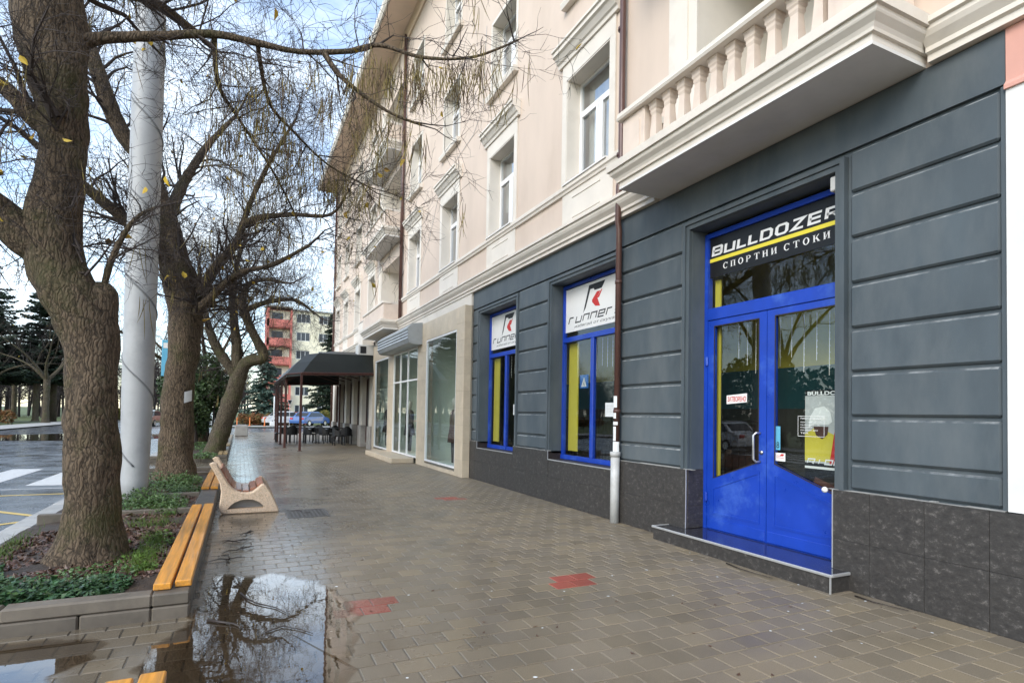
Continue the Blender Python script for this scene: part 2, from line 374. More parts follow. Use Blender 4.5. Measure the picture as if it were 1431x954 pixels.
MAT = dict(
    pink=M('pink_render', (0.62, 0.51, 0.425), 0.85, 0.06, 1.3, stretch=(1, 1, 0.35), bump=0.25, bscale=220, bdist=0.004, second=(0.54, 0.435, 0.355), sfac=(0.5, 0.85)),
    peach=M('pale_peach_render', (0.68, 0.575, 0.49), 0.85, 0.06, 3, bump=0.2, bscale=160, bdist=0.003, second=(0.56, 0.46, 0.39), sfac=(0.5, 0.8)),
    salmon=M('salmon_render', (0.62, 0.33, 0.27), 0.85, 0.08, 2, bump=0.2, bscale=200, bdist=0.004),
    cream=M('cream_trim', (0.70, 0.65, 0.58), 0.75, 0.05, 2.0, bump=0.12, bscale=160, bdist=0.003, second=(0.56, 0.51, 0.44), sfac=(0.55, 0.85)),
    white=M('white_paint', (0.70, 0.70, 0.69), 0.6, 0.05, 2.0, second=(0.62, 0.61, 0.59), sfac=(0.5, 0.8)),
    pvc=M('white_plastic', (0.8, 0.8, 0.8), 0.35, 0.02, 2.0),
    soffit=M('grey_soffit', (0.74, 0.73, 0.71), 0.85, 0.06, 2.5, bump=0.1, bscale=120),
    eave=M('brown_eave', (0.72, 0.57, 0.45), 0.8, 0.08, 2),
    dark=M('slate_grey_render', (0.066, 0.085, 0.099), 0.62, 0.16, 2.2, bump=0.3, bscale=150, bdist=0.003, second=(0.108, 0.124, 0.133), sfac=(0.42, 0.74), stretch=(1.2, 1.2, 0.45), rvar=0.08, objrand=0.07),
    worn_highlight=M('worn_ledge_highlight', (0.20, 0.215, 0.22), 0.8, 0.35, 9, second=(0.07, 0.085, 0.095), sfac=(0.42, 0.6)),  # worn paint mixed with a painted sky highlight
    dark_edge=M('worn_grey_edge', (0.27, 0.27, 0.26), 0.8, 0.2, 8),
    slate=slate_mat('slate_tile'),
    trimmetal=M('aluminium_trim', (0.6, 0.6, 0.6), 0.35, 0.05, 4, metallic=0.6),
    blue=M('blue_paint', (0.007, 0.048, 0.40), 0.36, 0.12, 3.0, second=(0.06, 0.15, 0.55), sfac=(0.54, 0.78), coat=0.1, rvar=0.1),
    bluestep=M('wet_dark_tile', (0.03, 0.03, 0.036), 0.12, 0.2, 4, coat=0.5),
    glass=glass_mat('shop_glass', (0.86, 0.9, 0.88), 0.06, 1.15),
    glass_up=glass_mat('window_glass', (0.72, 0.78, 0.8), 0.12, 2.4, 0.05),
    glass_b=glass_mat('boutique_glass', (0.88, 0.94, 0.91), 0.05, 1.1),
    yellow=M('yellow_board', (0.62, 0.52, 0.06), 0.6, 0.06, 3),
    olive=M('olive_interior', (0.50, 0.44, 0.07), 0.7, 0.2, 2),
    teal=M('dark_teal_panel', (0.02, 0.085, 0.10), 0.5, 0.1, 3),
    room=M('dark_room', (0.05, 0.05, 0.045), 0.8, 0.2, 2),
    room_light=M('pale_room', (0.62, 0.66, 0.60), 0.7, 0.05, 2),
    signwhite=M('white_sign_film', (0.78, 0.78, 0.77), 0.45, 0.02, 3),
    signblack=M('black_sign_film', (0.008, 0.008, 0.009), 0.35, 0.1, 3),
    letwhite=M('white_lettering', (0.8, 0.8, 0.8), 0.5, 0.02, 3),
    letyellow=M('yellow_stripe', (0.8, 0.68, 0.06), 0.5, 0.02, 3),
    letblack=M('black_lettering', (0.012, 0.012, 0.013), 0.5, 0.02, 3),
    letred=M('red_lettering', (0.55, 0.03, 0.025), 0.5, 0.05, 3),
    paper=M('paper', (0.72, 0.75, 0.76), 0.8, 0.05, 15),
    beige=M('beige_stone_tile', (0.56, 0.47, 0.35), 0.5, 0.08, 4.0, bump=0.08, bscale=90, second=(0.48, 0.40, 0.30), sfac=(0.45, 0.75), objrand=0.06),
    grout=M('grout', (0.36, 0.31, 0.25), 0.9, 0.1, 5),
    shutter=M('grey_shutter_metal', (0.36, 0.38, 0.39), 0.4, 0.1, 4, metallic=0.35),
    brownpipe=M('brown_metal', (0.085, 0.038, 0.03), 0.45, 0.15, 6, coat=0.2),
    greypipe=M('grey_plastic_pipe', (0.50, 0.51, 0.51), 0.5, 0.08, 6, second=(0.4, 0.4, 0.39)),
    paver=paver_mat('wet_paver', (0.200, 0.164, 0.114)),
    paver_red=paver_mat('red_paver', (0.30, 0.075, 0.05)),
    joint=paver_mat('joint_sand', (0.27, 0.235, 0.18), (1.15, 0.30)),
    asphalt=M('wet_asphalt', (0.075, 0.078, 0.084), 0.26, 0.25, 1.2, bump=0.3, bscale=180, bdist=0.004, rvar=0.12, spec=1.0),
    marking=M('road_paint_white', (0.62, 0.62, 0.61), 0.35, 0.1, 8, second=(0.25, 0.25, 0.25), sfac=(0.6, 0.8)),
    markyel=M('road_paint_yellow', (0.62, 0.42, 0.05), 0.35, 0.1, 8, second=(0.2, 0.17, 0.1), sfac=(0.6, 0.8)),
    kerb=M('kerb_concrete', (0.36, 0.36, 0.35), 0.6, 0.15, 6, bump=0.2, bscale=120, objrand=0.08),
    kblock=M('planter_concrete', (0.145, 0.124, 0.098), 0.6, 0.15, 6, bump=0.3, bscale=150, bdist=0.003, second=(0.085, 0.074, 0.06), sfac=(0.45, 0.7), objrand=0.14),
    kdark=M('wet_dark_concrete', (0.065, 0.062, 0.058), 0.4, 0.2, 6, bump=0.3, bscale=120, objrand=0.08),
    plank=M('orange_varnished_wood', (0.66, 0.29, 0.035), 0.38, 0.22, 3.0, detail=8, bump=0.2, bscale=40, stretch=(14, 0.7, 14), second=(0.34, 0.175, 0.06), sfac=(0.46, 0.72), coat=0.2, objrand=0.12),
    plank_old=M('weathered_wood', (0.36, 0.26, 0.13), 0.5, 0.2, 3.0, stretch=(14, 0.7, 14), second=(0.22, 0.17, 0.10), coat=0.2, objrand=0.1),
    slat=M('red_brown_slat', (0.34, 0.15, 0.09), 0.45, 0.15, 3.0, stretch=(12, 0.8, 12), coat=0.2, objrand=0.1),
    terrazzo=M('washed_aggregate', (0.56, 0.42, 0.30), 0.75, 0.55, 90, detail=3, bump=0.5, bscale=110, bdist=0.006, second=(0.62, 0.50, 0.38), sfac=(0.4, 0.7)),
    bark=bark_mat('catalpa_bark', (0.078, 0.057, 0.038)),
    bark2=bark_mat('mossy_bark', (0.065, 0.052, 0.035), (0.06, 0.07, 0.02)),
    twig=M('twig_bark', (0.038, 0.028, 0.024), 0.8, 0.35, 4),
    pod=M('seed_pod', (0.22, 0.175, 0.045), 0.6, 0.5, 9, second=(0.085, 0.048, 0.028), sfac=(0.44, 0.58)),
    leaf_y=M('yellow_leaf', (0.52, 0.36, 0.03), 0.6, 0.3, 6, second=(0.30, 0.15, 0.03), sfac=(0.5, 0.65)),
    seam=M('pole_seam', (0.19, 0.20, 0.21), 0.6, 0.1, 5),
    pole=M('pale_pole_paint', (0.38, 0.395, 0.41), 0.5, 0.06, 3, second=(0.31, 0.325, 0.34), sfac=(0.5, 0.7), bump=0.1, bscale=30),
    soil=M('wet_soil', (0.045, 0.030, 0.020), 0.7, 0.5, 14, bump=0.8, bscale=40, bdist=0.02),
    litter=M('leaf_litter', (0.075, 0.035, 0.022), 0.45, 0.6, 25, second=(0.13, 0.075, 0.045), sfac=(0.5, 0.6)),
    ivy=M('ground_cover_leaf', (0.050, 0.105, 0.022), 0.45, 0.45, 10, second=(0.10, 0.15, 0.04), sfac=(0.5, 0.7)),
    ivydark=M('ivy_leaf_dark', (0.032, 0.085, 0.030), 0.4, 0.5, 22, second=(0.10, 0.155, 0.065), sfac=(0.55, 0.7)),
    grass=M('grass_blade', (0.085, 0.16, 0.02), 0.5, 0.35, 8),
    lawn=M('lawn', (0.07, 0.10, 0.025), 0.8, 0.35, 3, bump=0.5, bscale=20, bdist=0.05, second=(0.12, 0.10, 0.03), sfac=(0.5, 0.7)),
    needle=M('spruce_needles', (0.05, 0.09, 0.065), 0.6, 0.4, 2.5, second=(0.11, 0.16, 0.125), sfac=(0.45, 0.65)),
    needle_d=M('dark_needles', (0.022, 0.040, 0.020), 0.6, 0.4, 2.5),
    shrub=M('evergreen_leaf', (0.032, 0.062, 0.018), 0.5, 0.45, 3, second=(0.07, 0.11, 0.03), sfac=(0.5, 0.68)),
    hedge_o=M('autumn_hedge_leaf', (0.20, 0.085, 0.025), 0.6, 0.45, 3, second=(0.12, 0.11, 0.03), sfac=(0.48, 0.62)),
    hedge_y=M('yellow_green_hedge_leaf', (0.20, 0.17, 0.03), 0.6, 0.4, 2, second=(0.08, 0.11, 0.02), sfac=(0.48, 0.62)),
    canvas=M('dark_green_canvas', (0.006, 0.0095, 0.007), 0.5, 0.25, 3, bump=0.2, bscale=12, bdist=0.02),
    rustmetal=M('dark_red_steel', (0.075, 0.026, 0.02), 0.55, 0.3, 8),
    rattan=M('black_rattan', (0.018, 0.018, 0.02), 0.5, 0.3, 60, bump=0.4, bscale=200, bdist=0.003),
    cushion=M('white_cushion', (0.68, 0.68, 0.66), 0.8, 0.05, 5),
    cloth=M('dark_cloth', (0.022, 0.015, 0.015), 0.85, 0.3, 12, bump=0.3, bscale=40, bdist=0.01),
    skinmat=M('shop_dummy', (0.5, 0.47, 0.42), 0.5, 0.05, 5),
    steel=M('steel', (0.55, 0.55, 0.56), 0.3, 0.05, 5, metallic=0.9),
    iron=M('cast_iron', (0.07, 0.065, 0.06), 0.4, 0.3, 20, bump=0.4, bscale=60, bdist=0.004),
    acwhite=M('appliance_white', (0.6, 0.6, 0.58), 0.5, 0.06, 4),
    aptcream=M('apartment_cream', (0.84, 0.78, 0.60), 0.85, 0.06, 0.5),
    aptred=M('apartment_red', (0.60, 0.19, 0.155), 0.85, 0.08, 0.5),
    aptglass=M('apartment_glass', (0.06, 0.07, 0.08), 0.15, 0.2, 1),
    carblue=M('car_paint_blue', (0.03, 0.10, 0.30), 0.3, 0.04, 2, coat=0.8),
    carwhite=M('car_paint_white', (0.7, 0.7, 0.7), 0.3, 0.03, 2, coat=0.8),
    carblack=M('car_paint_black', (0.012, 0.013, 0.015), 0.3, 0.05, 2, coat=0.8),
    carglass=M('car_glass', (0.015, 0.018, 0.02), 0.08, 0.05, 2),
    tyre=M('tyre_rubber', (0.018, 0.018, 0.018), 0.8, 0.1, 10),
    lampred=M('tail_lamp', (0.45, 0.02, 0.02), 0.3, 0.05, 5),
    lampwhite=M('head_lamp', (0.7, 0.7, 0.72), 0.2, 0.05, 5),
    benchgreen=M('green_paint', (0.03, 0.24, 0.09), 0.5, 0.1, 5),
    concrete=M('grey_concrete', (0.33, 0.32, 0.30), 0.8, 0.12, 4, bump=0.2, bscale=50),
    greymarble=M('grey_stone', (0.38, 0.36, 0.33), 0.5, 0.15, 3, second=(0.28, 0.26, 0.24)),
    brick=M('reddish_tile', (0.26, 0.12, 0.075), 0.6, 0.15, 4, objrand=0.1),
    skyblue=M('sky_blue_plastic', (0.12, 0.42, 0.62), 0.5, 0.05, 5),
    orange=M('orange_plastic', (0.6, 0.16, 0.03), 0.5, 0.05, 5),
    stick=M('wet_stick', (0.03, 0.022, 0.018), 0.5, 0.3, 10),
    roof=M('clay_roof', (0.30, 0.10, 0.06), 0.8, 0.2, 3),
    bulb=M('clear_string_beads', (0.8, 0.8, 0.78), 0.2, 0.05, 5),
    trafficblue=M('road_sign_blue', (0.02, 0.14, 0.45), 0.4, 0.03, 5),
)
def water_mat():
    m, nt, b = newmat('puddle_water'); L = nt.links
    at = nd(nt, 'ShaderNodeAttribute', attribute_name='depth')
    tr = nd(nt, 'ShaderNodeBsdfTransparent'); tm = nd(nt, 'ShaderNodeMixRGB'); L.new(at.outputs['Fac'], tm.inputs['Fac']); tm.inputs['Color1'].default_value = (0.9, 0.88, 0.86, 1); tm.inputs['Color2'].default_value = (0.56, 0.50, 0.43, 1); L.new(tm.outputs[0], tr.inputs['Color'])
    gl = nd(nt, 'ShaderNodeBsdfGlossy'); gl.inputs['Roughness'].default_value = 0.004; gl.inputs['Color'].default_value = (1, 1, 1, 1)
    vec = coordnode(nt, 'pos'); n3 = nd(nt, 'ShaderNodeTexNoise', Scale=9, Detail=2); L.new(vec, n3.inputs['Vector'])
    bp = nd(nt, 'ShaderNodeBump', Strength=0.03, Distance=0.01); L.new(n3.outputs['Fac'], bp.inputs['Height']); L.new(bp.outputs[0], gl.inputs['Normal'])
    mx = nd(nt, 'ShaderNodeMixShader'); fa = nd(nt, 'ShaderNodeMath', operation='MULTIPLY'); L.new(schlick(nt, 0.03, 1.7), fa.inputs[0]); L.new(at.outputs['Fac'], fa.inputs[1]); L.new(fa.outputs[0], mx.inputs[0]); L.new(tr.outputs[0], mx.inputs[1]); L.new(gl.outputs[0], mx.inputs[2])
    L.new(mx.outputs[0], nt.nodes['Material Output'].inputs['Surface']); return m
MAT['water'] = water_mat()

# ------------------------------------------------------------------ lettering
FLAT = {}
def text_mesh(body, shear=0.0, bold=0.0):
    """text outlines filled flat, returned as (2-D verts, faces) normalised to cap height ~0.72"""
    key = (body, shear, bold)
    if key in FLAT: return FLAT[key]
    cu = bpy.data.curves.new('lettering', 'FONT'); cu.body = body; cu.size = 1.0; cu.offset = bold; cu.resolution_u = 3
    ob = bpy.data.objects.new('lettering', cu); COL.objects.link(ob)
    dg = bpy.context.evaluated_depsgraph_get(); me = bpy.data.meshes.new_from_object(ob.evaluated_get(dg))
    v = [(p.co.x + shear*p.co.y, p.co.y) for p in me.vertices]; f = [tuple(p.vertices) for p in me.polygons]
    bpy.data.meshes.remove(me); bpy.data.objects.remove(ob); bpy.data.curves.remove(cu)
    FLAT[key] = (v, f); return v, f

def stroke(pts, w, closed=False):
    """thick polyline with mitred joints -> list of quads (2-D)"""
    n = len(pts); out = []; L = []; Rr = []
    for i in range(n):
        p = Vector(pts[i]); a = Vector(pts[i-1]) if (i > 0 or closed) else None; c = Vector(pts[(i+1) % n]) if (i < n-1 or closed) else None
        d1 = (p-a).normalized() if a is not None else None; d2 = (c-p).normalized() if c is not None else None
        if d1 is None: d1 = d2
        if d2 is None: d2 = d1
        t = (d1+d2); t = t.normalized() if t.length > 1e-4 else d1
        nn = Vector((-t.y, t.x)); k = max(0.45, nn.dot(Vector((-d1.y, d1.x))))
        L.append(p + nn*(w/2/k)); Rr.append(p - nn*(w/2/k))
    m = n if closed else n-1
    for i in range(m):
        j = (i+1) % n; out.append([tuple(L[i]), tuple(L[j]), tuple(Rr[j]), tuple(Rr[i])])
    return out

class Sign2D:
    """collects flat polygons in (reading-direction, up) space; mounts them on a plane x = X facing the street"""
    def __init__(s): s.q = []
    def poly(s, p): s.q.append([tuple(a) for a in p]); return s
    def text(s, body, x, y, w, h, shear=0.0, bold=0.0):
        v, f = text_mesh(body, shear, bold)
        x0 = min(a[0] for a in v); x1 = max(a[0] for a in v); y0 = min(a[1] for a in v); y1 = max(a[1] for a in v)
        for fc in f: s.q.append([(x + (v[i][0]-x0)/(x1-x0)*w, y + (v[i][1]-y0)/(y1-y0)*h) for i in fc])
        return s
    def glyphs(s, gl, x, y, adv, h, width, w, shear=0.0, sq=1.0):
        """gl: list of stroke lists in the unit box"""
        for i, g in enumerate(gl):
            if g is None: continue
            for st in g:
                closed = len(st) > 2 and st[0] == st[-1]; pts = st[:-1] if closed else st
                for q in stroke([(a*width, b*h*sq) for a, b in pts], w, closed):
                    s.q.append([(x + i*adv + a + shear*b/sq, y + b/sq) for a, b in q])
        return s
    def build(s, name, X, y0, z0, mat, parent, thick=0.0):
        mb = MB()
        for q in s.q: mb.add([(X, y0 - a, z0 + b) for a, b in q], [tuple(range(len(q)))])
        return mb.build(name, mat, parent)
# ------------------------------------------------------------------ the ground, road, pavement
def sheet(name, x0, x1, y0, y1, z, mat, kind='structure', nx=1, ny=1):
    mb = MB(); mb.add([(x0,y0,z),(x1,y0,z),(x1,y1,z),(x0,y1,z)], [(0,1,2,3)])
    return tag(mb.build(name, mat), kind=kind)
sheet('ground', -900, 900, -900, 1400, -0.16, MAT['lawn'])
sheet('road', -14.2, -2.56, -80, 300, -0.10, MAT['asphalt'])
sheet('cross_road', -2.56, 90, 44.2, 57.5, -0.104, MAT['asphalt'])

mk = empty('road_marking', (-4, 15, -0.096)); tag(mk, kind='structure')
def mark(poly, mat, name='painted_stripe'):
    mb = MB(); mb.add([(x+4, y-15, 0) for x, y in poly], [tuple(range(len(poly)))]); return mb.build(name, mat, mk)
for i in range(8):
    x = -3.3 - i*1.28; mark([(x-0.66, 15.0), (x, 14.9), (x-0.02, 18.9), (x-0.68, 19.0)], MAT['marking'])
mark([(-13.9, 14.40), (-2.62, 14.36), (-2.62, 14.44), (-13.9, 14.49)], MAT['marking'])
mark([(-13.9, 13.43), (-2.62, 13.40), (-2.62, 13.50), (-13.9, 13.54)], MAT['markyel'])
mark([(-3.9, 11.96), (-2.60, 10.66), (-2.60, 10.80), (-3.9, 12.10)], MAT['markyel'])
mark([(-3.9, 9.38), (-2.60, 10.44), (-2.60, 10.58), (-3.9, 9.52)], MAT['markyel'])

kb = empty('kerb', (-2.43, 0, 0)); tag(kb, kind='structure')
me = MB().cbox(-0.14, 0.14, 0.004, 0.996, -0.2, 0.05, 0.02).mesh('kerb_stone', MAT['kerb'])
for i in range(-4, 43):
    o = link('kerb_stone', me, kb); o.location = (0, i, rnd.uniform(-.006, .006)); o.rotation_euler[2] = rnd.uniform(-.004, .004)

pav = empty('pavement', (0, 0, 0)); tag(pav, kind='structure')
PX, PY = 0.213, 0.182
px0, px1, py0, py1 = -2.29, 5.085, -9.0, 43.9
mb = MB(); mb.add([(px0,py0,-0.006),(5.6,py0,-0.006),(5.6,py1,-0.006),(px0,py1,-0.006)], [(0,1,2,3)])
mb.add([(px0,py1,-0.006),(5.6,py1,-0.006),(5.6,py1,-0.16),(px0,py1,-0.16)], [(0,1,2,3)])
mb.build('joint_sand_bed', MAT['joint'], pav)
def proj(p):
    c = _R @ (np.array(p) - np.array([0, 0, 1.55])); return 715.5 + 800*c[0]/c[2], 557 + 800*c[1]/c[2], c[2]
RED = [(2.63, 3.08, 4.50, 4.88), (0.78, 1.22, 4.46, 4.80), (3.30, 3.74, 9.8, 10.2)]
HOLE = [(0.66, 1.27, 8.85, 9.58)]                                     # the access cover
PLANTERS = [(-2.29, -0.30, -3.0, 3.30), (-2.29, -0.30, 4.92, 15.3), (-2.29, -0.30, 19.0, 35.6)]
def paver_verts(w, d, c=0.004, z=0.0):
    a, b = w/2, d/2
    return np.array([(-a,-b,-.012),(a,-b,-.012),(a,b,-.012),(-a,b,-.012),(-a,-b,z-c),(a,-b,z-c),(a,b,z-c),(-a,b,z-c),
                     (-a+c,-b+c,z),(a-c,-b+c,z),(a-c,b-c,z),(-a+c,b-c,z)])
PF = np.array([(0,1,5,4),(1,2,6,5),(2,3,7,6),(3,0,4,7),(4,5,9,8),(5,6,10,9),(6,7,11,10),(7,4,8,11),(8,9,10,11)])
GAPJ = 0.0085
pmesh = mesh_np('paver', paver_verts(PX-GAPJ, PY-GAPJ), PF, MAT['paver'])
pmesh_r = mesh_np('paver', paver_verts(PX-GAPJ, PY-GAPJ), PF, MAT['paver_red'])
cells = []
for j in range(int((py1-py0)/PY)):
    y = py0 + (j+.5)*PY; off = 0.5*PX if j % 2 else 0.0
    i = 0; x = px0 - off
    while x < px1 - 0.02:
        a, b_ = max(x, px0), min(x+PX, px1); x += PX
        if b_ - a < 0.03: continue
        cx = (a+b_)/2
        if any(p[0]+.02 < cx < p[1]-.02 and p[2]+.05 < y < p[3]-.05 for p in PLANTERS): continue
        if any(h[0] < cx < h[1] and h[2] < y < h[3] for h in HOLE): continue
        full = b_ - a > PX - 0.004
        u, v, dpt = proj((cx, y, 0)); vis = dpt > .3 and -20 < u < 1451 and 300 < v < 965
        red = any(r[0] < cx < r[1] and r[2] < y < r[3] for r in RED)
        cells.append((cx, y, b_-a, full, dpt if vis else 1e6 + dpt, red))
near = sorted([c for c in cells if c[3] and c[4] < 1e5 and not c[5]], key=lambda c: c[4])[:285]
nearset = set((c[0], c[1]) for c in near)
PT = {}
def jitter(): return rnd.uniform(-.0009, .0009), rnd.uniform(-.0045, .0045), rnd.uniform(-.0045, .0045), rnd.uniform(-.006, .006)
for c in near + [c for c in cells if c[5] and c[3]]:
    o = link('paver', pmesh_r if c[5] else pmesh, pav); dz, rx, ry, rz = jitter()
    o.location = (c[0], c[1], dz); o.rotation_euler = (rx, ry, rz)
rest = [c for c in cells if (c[0], c[1]) not in nearset and not (c[5] and c[3])]
V = []; st = []
for k, c in enumerate(rest):
    P = paver_verts(c[2]-GAPJ, PY-GAPJ); dz, rx, ry, rz = jitter()
    P[:, 2] += dz - P[:, 0]*ry + P[:, 1]*rx; P[:, 0] += c[0]; P[:, 1] += c[1]; V.append(P); st += [rnd.random()]*12
V = np.concatenate(V); F = (np.arange(len(rest))[:, None, None]*12 + PF[None]).reshape(-1, 4)
me = mesh_np('paver_field', V, F, MAT['paver']); at = me.attributes.new('stone', 'FLOAT', 'POINT'); at.data.foreach_set('value', np.array(st, dtype=np.float32))
tag(link('paver_field', me, pav), kind='stuff')
# far side pavements
sheet('far_pavement', -2.3, 60, 57.5, 62.0, 0.0, MAT['concrete'])
sheet('park_path', -17.0, -14.2, -80, 300, -0.02, MAT['concrete'])

def blob(pts, amp, seed, sub=9):
    """closed smooth-ish outline through points with small wobble"""
    out = []; n = len(pts)
    for i in range(n):
        p0, p1, p2, p3 = (Vector(pts[(i+k-1) % n]) for k in range(4))
        for s in range(sub):
            t = s/sub
            q = 0.5*((2*p1) + (p2-p0)*t + (2*p0-5*p1+4*p2-p3)*t*t + (3*p1-p0-3*p2+p3)*t**3)
            w = amp*(mnoise.noise(Vector((q.x*5, q.y*5, seed))) + .5*mnoise.noise(Vector((q.x*14, q.y*14, seed))))
            out.append((q.x + w, q.y + amp*mnoise.noise(Vector((q.x*4, q.y*4, seed+9)))))
    return out
def puddle(pts, z, amp=0.05, seed=1.0):
    poly = blob(pts, amp, seed)
    if sum(poly[i-1][0]*poly[i][1]-poly[i][0]*poly[i-1][1] for i in range(len(poly))) < 0: poly = poly[::-1]
    cx = sum(p[0] for p in poly)/len(poly); cy = sum(p[1] for p in poly)/len(poly)
    n = len(poly); inn = [(x + (cx-x)*.10, y + (cy-y)*.10) for x, y in poly]
    mb = MB(); mb.add([(cx, cy, z)] + [(x, y, z) for x, y in inn] + [(x, y, z) for x, y in poly], [(0, 1+i, 1+(i+1) % n) for i in range(n)] + [(1+i, 1+n+i, 1+n+(i+1) % n, 1+(i+1) % n) for i in range(n)])
    me = mb.mesh('puddle', MAT['water']); at = me.attributes.new('depth', 'FLOAT', 'POINT'); at.data.foreach_set('value', [1.0]*(n+1) + [0.0]*n)
    return tag(link('puddle', me), kind='structure')
puddle([(-0.27, 4.95), (-0.24, 5.6), (-0.12, 6.05), (0.12, 5.85), (0.35, 5.95), (0.60, 5.6), (0.78, 5.35), (0.80, 5.0), (0.88, 4.75), (0.84, 4.45), (0.78, 4.15), (0.70, 3.8), (0.62, 3.45), (0.38, 3.2), (0.05, 3.1), (-0.2, 3.45), (-0.42, 3.8), (-0.55, 4.15), (-0.45, 4.5), (-0.31, 4.7)], 0.0042, 0.085, 1.3)
puddle([(-2.2, 4.75), (-1.2, 4.80), (-0.75, 4.55), (-0.9, 4.05), (-0.75, 3.6), (-1.2, 3.5), (-2.2, 3.55)], 0.0042, 0.07, 2.7)
puddle([(-8.5, 34.0), (-4.0, 36.0), (-3.2, 41.0), (-8.0, 43.5), (-13.0, 40.0), (-13.5, 36.0)], -0.094, 0.4, 8.0)

# access cover
mc = empty('access_cover', (0.965, 9.21, 0)); tag(mc, 'rectangular cast iron access cover set in the pavers beside the concrete bench', 'manhole cover')
MB().ring_x([(-.3,-.36),(.3,-.36),(.3,.36),(-.3,.36)], [(-.265,-.325),(.265,-.325),(.265,.325),(-.265,.325)], 0, 0.012)
m2 = MB()
for a, b_, c, d in ((-.3,.3,-.36,-.325),(-.3,.3,.325,.36),(-.3,-.265,-.325,.325),(.265,.3,-.325,.325)): m2.cbox(a, b_, c, d, -0.012, 0.003, .003)
m2.build('frame', MAT['iron'], mc)
m2 = MB(); m2.cbox(-.26, .26, -.32, .32, -0.014, -0.001, .003)
for i in range(9):
    for j in range(11): m2.cbox(-.245+i*.056, -.213+i*.056, -.305+j*.056, -.273+j*.056, -0.001, 0.003, .002)
m2.build('lid', MAT['iron'], mc)
MB().cbox(-.05, .05, .02, .06, -0.001, 0.005, .002).build('lifting_slot', MAT['stick'], mc)

# ------------------------------------------------------------------ the building
FX = 5.09
bld = empty('shop_building', (FX, 13, 0))
tag(bld, 'pink four storey building with cream trim over dark grey and beige shopfronts', 'building')
bld_off = Vector((FX, 13, 0))
def B(mb, name, mat, parent=None, smooth=False):
    """link a mesh given in world coordinates under the building (or one of its parts, whose origin is the building's)"""
    o = mb.build(name, mat, parent or bld, smooth); 
    if parent is None: o.location = -bld_off
    return o
BY0, BY1 = -9.0, 36.2
COLS = [-5.4, 0.95, 7.97, 11.43, 14.90, 18.40, 25.25, 28.55, 31.95, 34.75]
BAYS = [(2.85, 6.02), (20.1, 23.75)]                                 # balcony bays
FLOORS = [(5.56, 7.45), (8.85, 10.58), (11.97, 13.70)]
SLABS = [4.49, 7.80, 10.92]
holes = []
for c in COLS:
    for z0, z1 in FLOORS: holes.append((c-.655, c+.655, z0, z1, 0.30))
for a, b_ in BAYS:
    for s in SLABS: holes.append((a+.12, b_-.62, s+.32, s+2.75, 1.25))
mb = MB(); wall_holes(mb, FX, BY0, BY1, 4.49, 15.1, holes, .3)
mb.add([(FX,BY1,0),(FX+12,BY1,0),(FX+12,BY1,15.4),(FX,BY1,15.4)], [(0,1,2,3)])
mb.add([(FX,BY0,0),(FX+12,BY0,0),(FX+12,BY0,15.4),(FX,BY0,15.4)], [(3,2,1,0)])
mb.add([(FX+12,BY0,0),(FX+12,BY1,0),(FX+12,BY1,15.4),(FX+12,BY0,15.4)], [(0,1,2,3)])
mb.add([(FX+1.6,BY0,4.3),(FX+1.6,BY1,4.3),(FX+1.6,BY1,15.1),(FX+1.6,BY0,15.1)], [(0,1,2,3)])
mb.add([(FX+.05,BY0,4.36),(FX+12,BY0,4.36),(FX+12,BY1,4.36),(FX+.05,BY1,4.36)], [(0,1,2,3)])
B(mb, 'upper_wall', MAT['pink'])
# roof and eaves
mb = MB(); mb.prism_y([(FX-1.0,15.12),(FX-1.0,15.36),(FX+6,19.2),(FX+13,15.36),(FX+13,15.12)], BY0-.5, BY1+.6)
rf = B(mb, 'roof', MAT['roof'])
mb = MB(); mb.box(FX-.98, FX-.003, BY0-.45, BY1+.55, 15.085, 15.115); mb.build('soffit', MAT['eave'], rf)
mb = MB(); mb.prism_y([(FX-1.12,15.16),(FX-1.12,15.34),(FX-1.04,15.40),(FX-1.003,15.40),(FX-1.003,15.06),(FX-1.06,15.06)], BY0-.5, BY1+.6); mb.build('fascia', MAT['cream'], rf)
mb = MB(); mb.prism_y([(FX-.16,15.08),(FX-.003,15.08),(FX-.003,14.86),(FX-.05,14.86),(FX-.09,14.98)], BY0, BY1); mb.build('cornice', MAT['eave'], rf)

CORN = [(0, 4.49), (-.07, 4.49), (-.07, 4.545), (-.10, 4.56), (-.10, 4.60), (-.15, 4.66), (-.17, 4.70), (-.17, 4.735), (-.20, 4.745), (-.20, 4.79), (-.02, 4.82), (0, 4.82)]
def swept(prof, a, b_, X=FX): return MB().prism_y([(X+x, z) for x, z in prof], a, b_)
co = B(swept(CORN, 6.16, BAYS[1][0]-.12, FX-.002), 'cornice', MAT['cream'])
B(swept(CORN, BY0, BAYS[0][0]-.12, FX-.002), 'cornice', MAT['cream']); B(swept(CORN, BAYS[1][1]+.12, BY1, FX-.002), 'cornice', MAT['cream'])
STR = [(0, 5.42), (-.04, 5.42), (-.05, 5.46), (-.075, 5.48), (-.075, 5.545), (-.003, 5.555), (0, 5.555)]
for a, b_ in ((6.16, 20.0), (BY0, 2.75), (23.9, BY1)): B(swept(STR, a, b_, FX-.002), 'string_course', MAT['cream'])

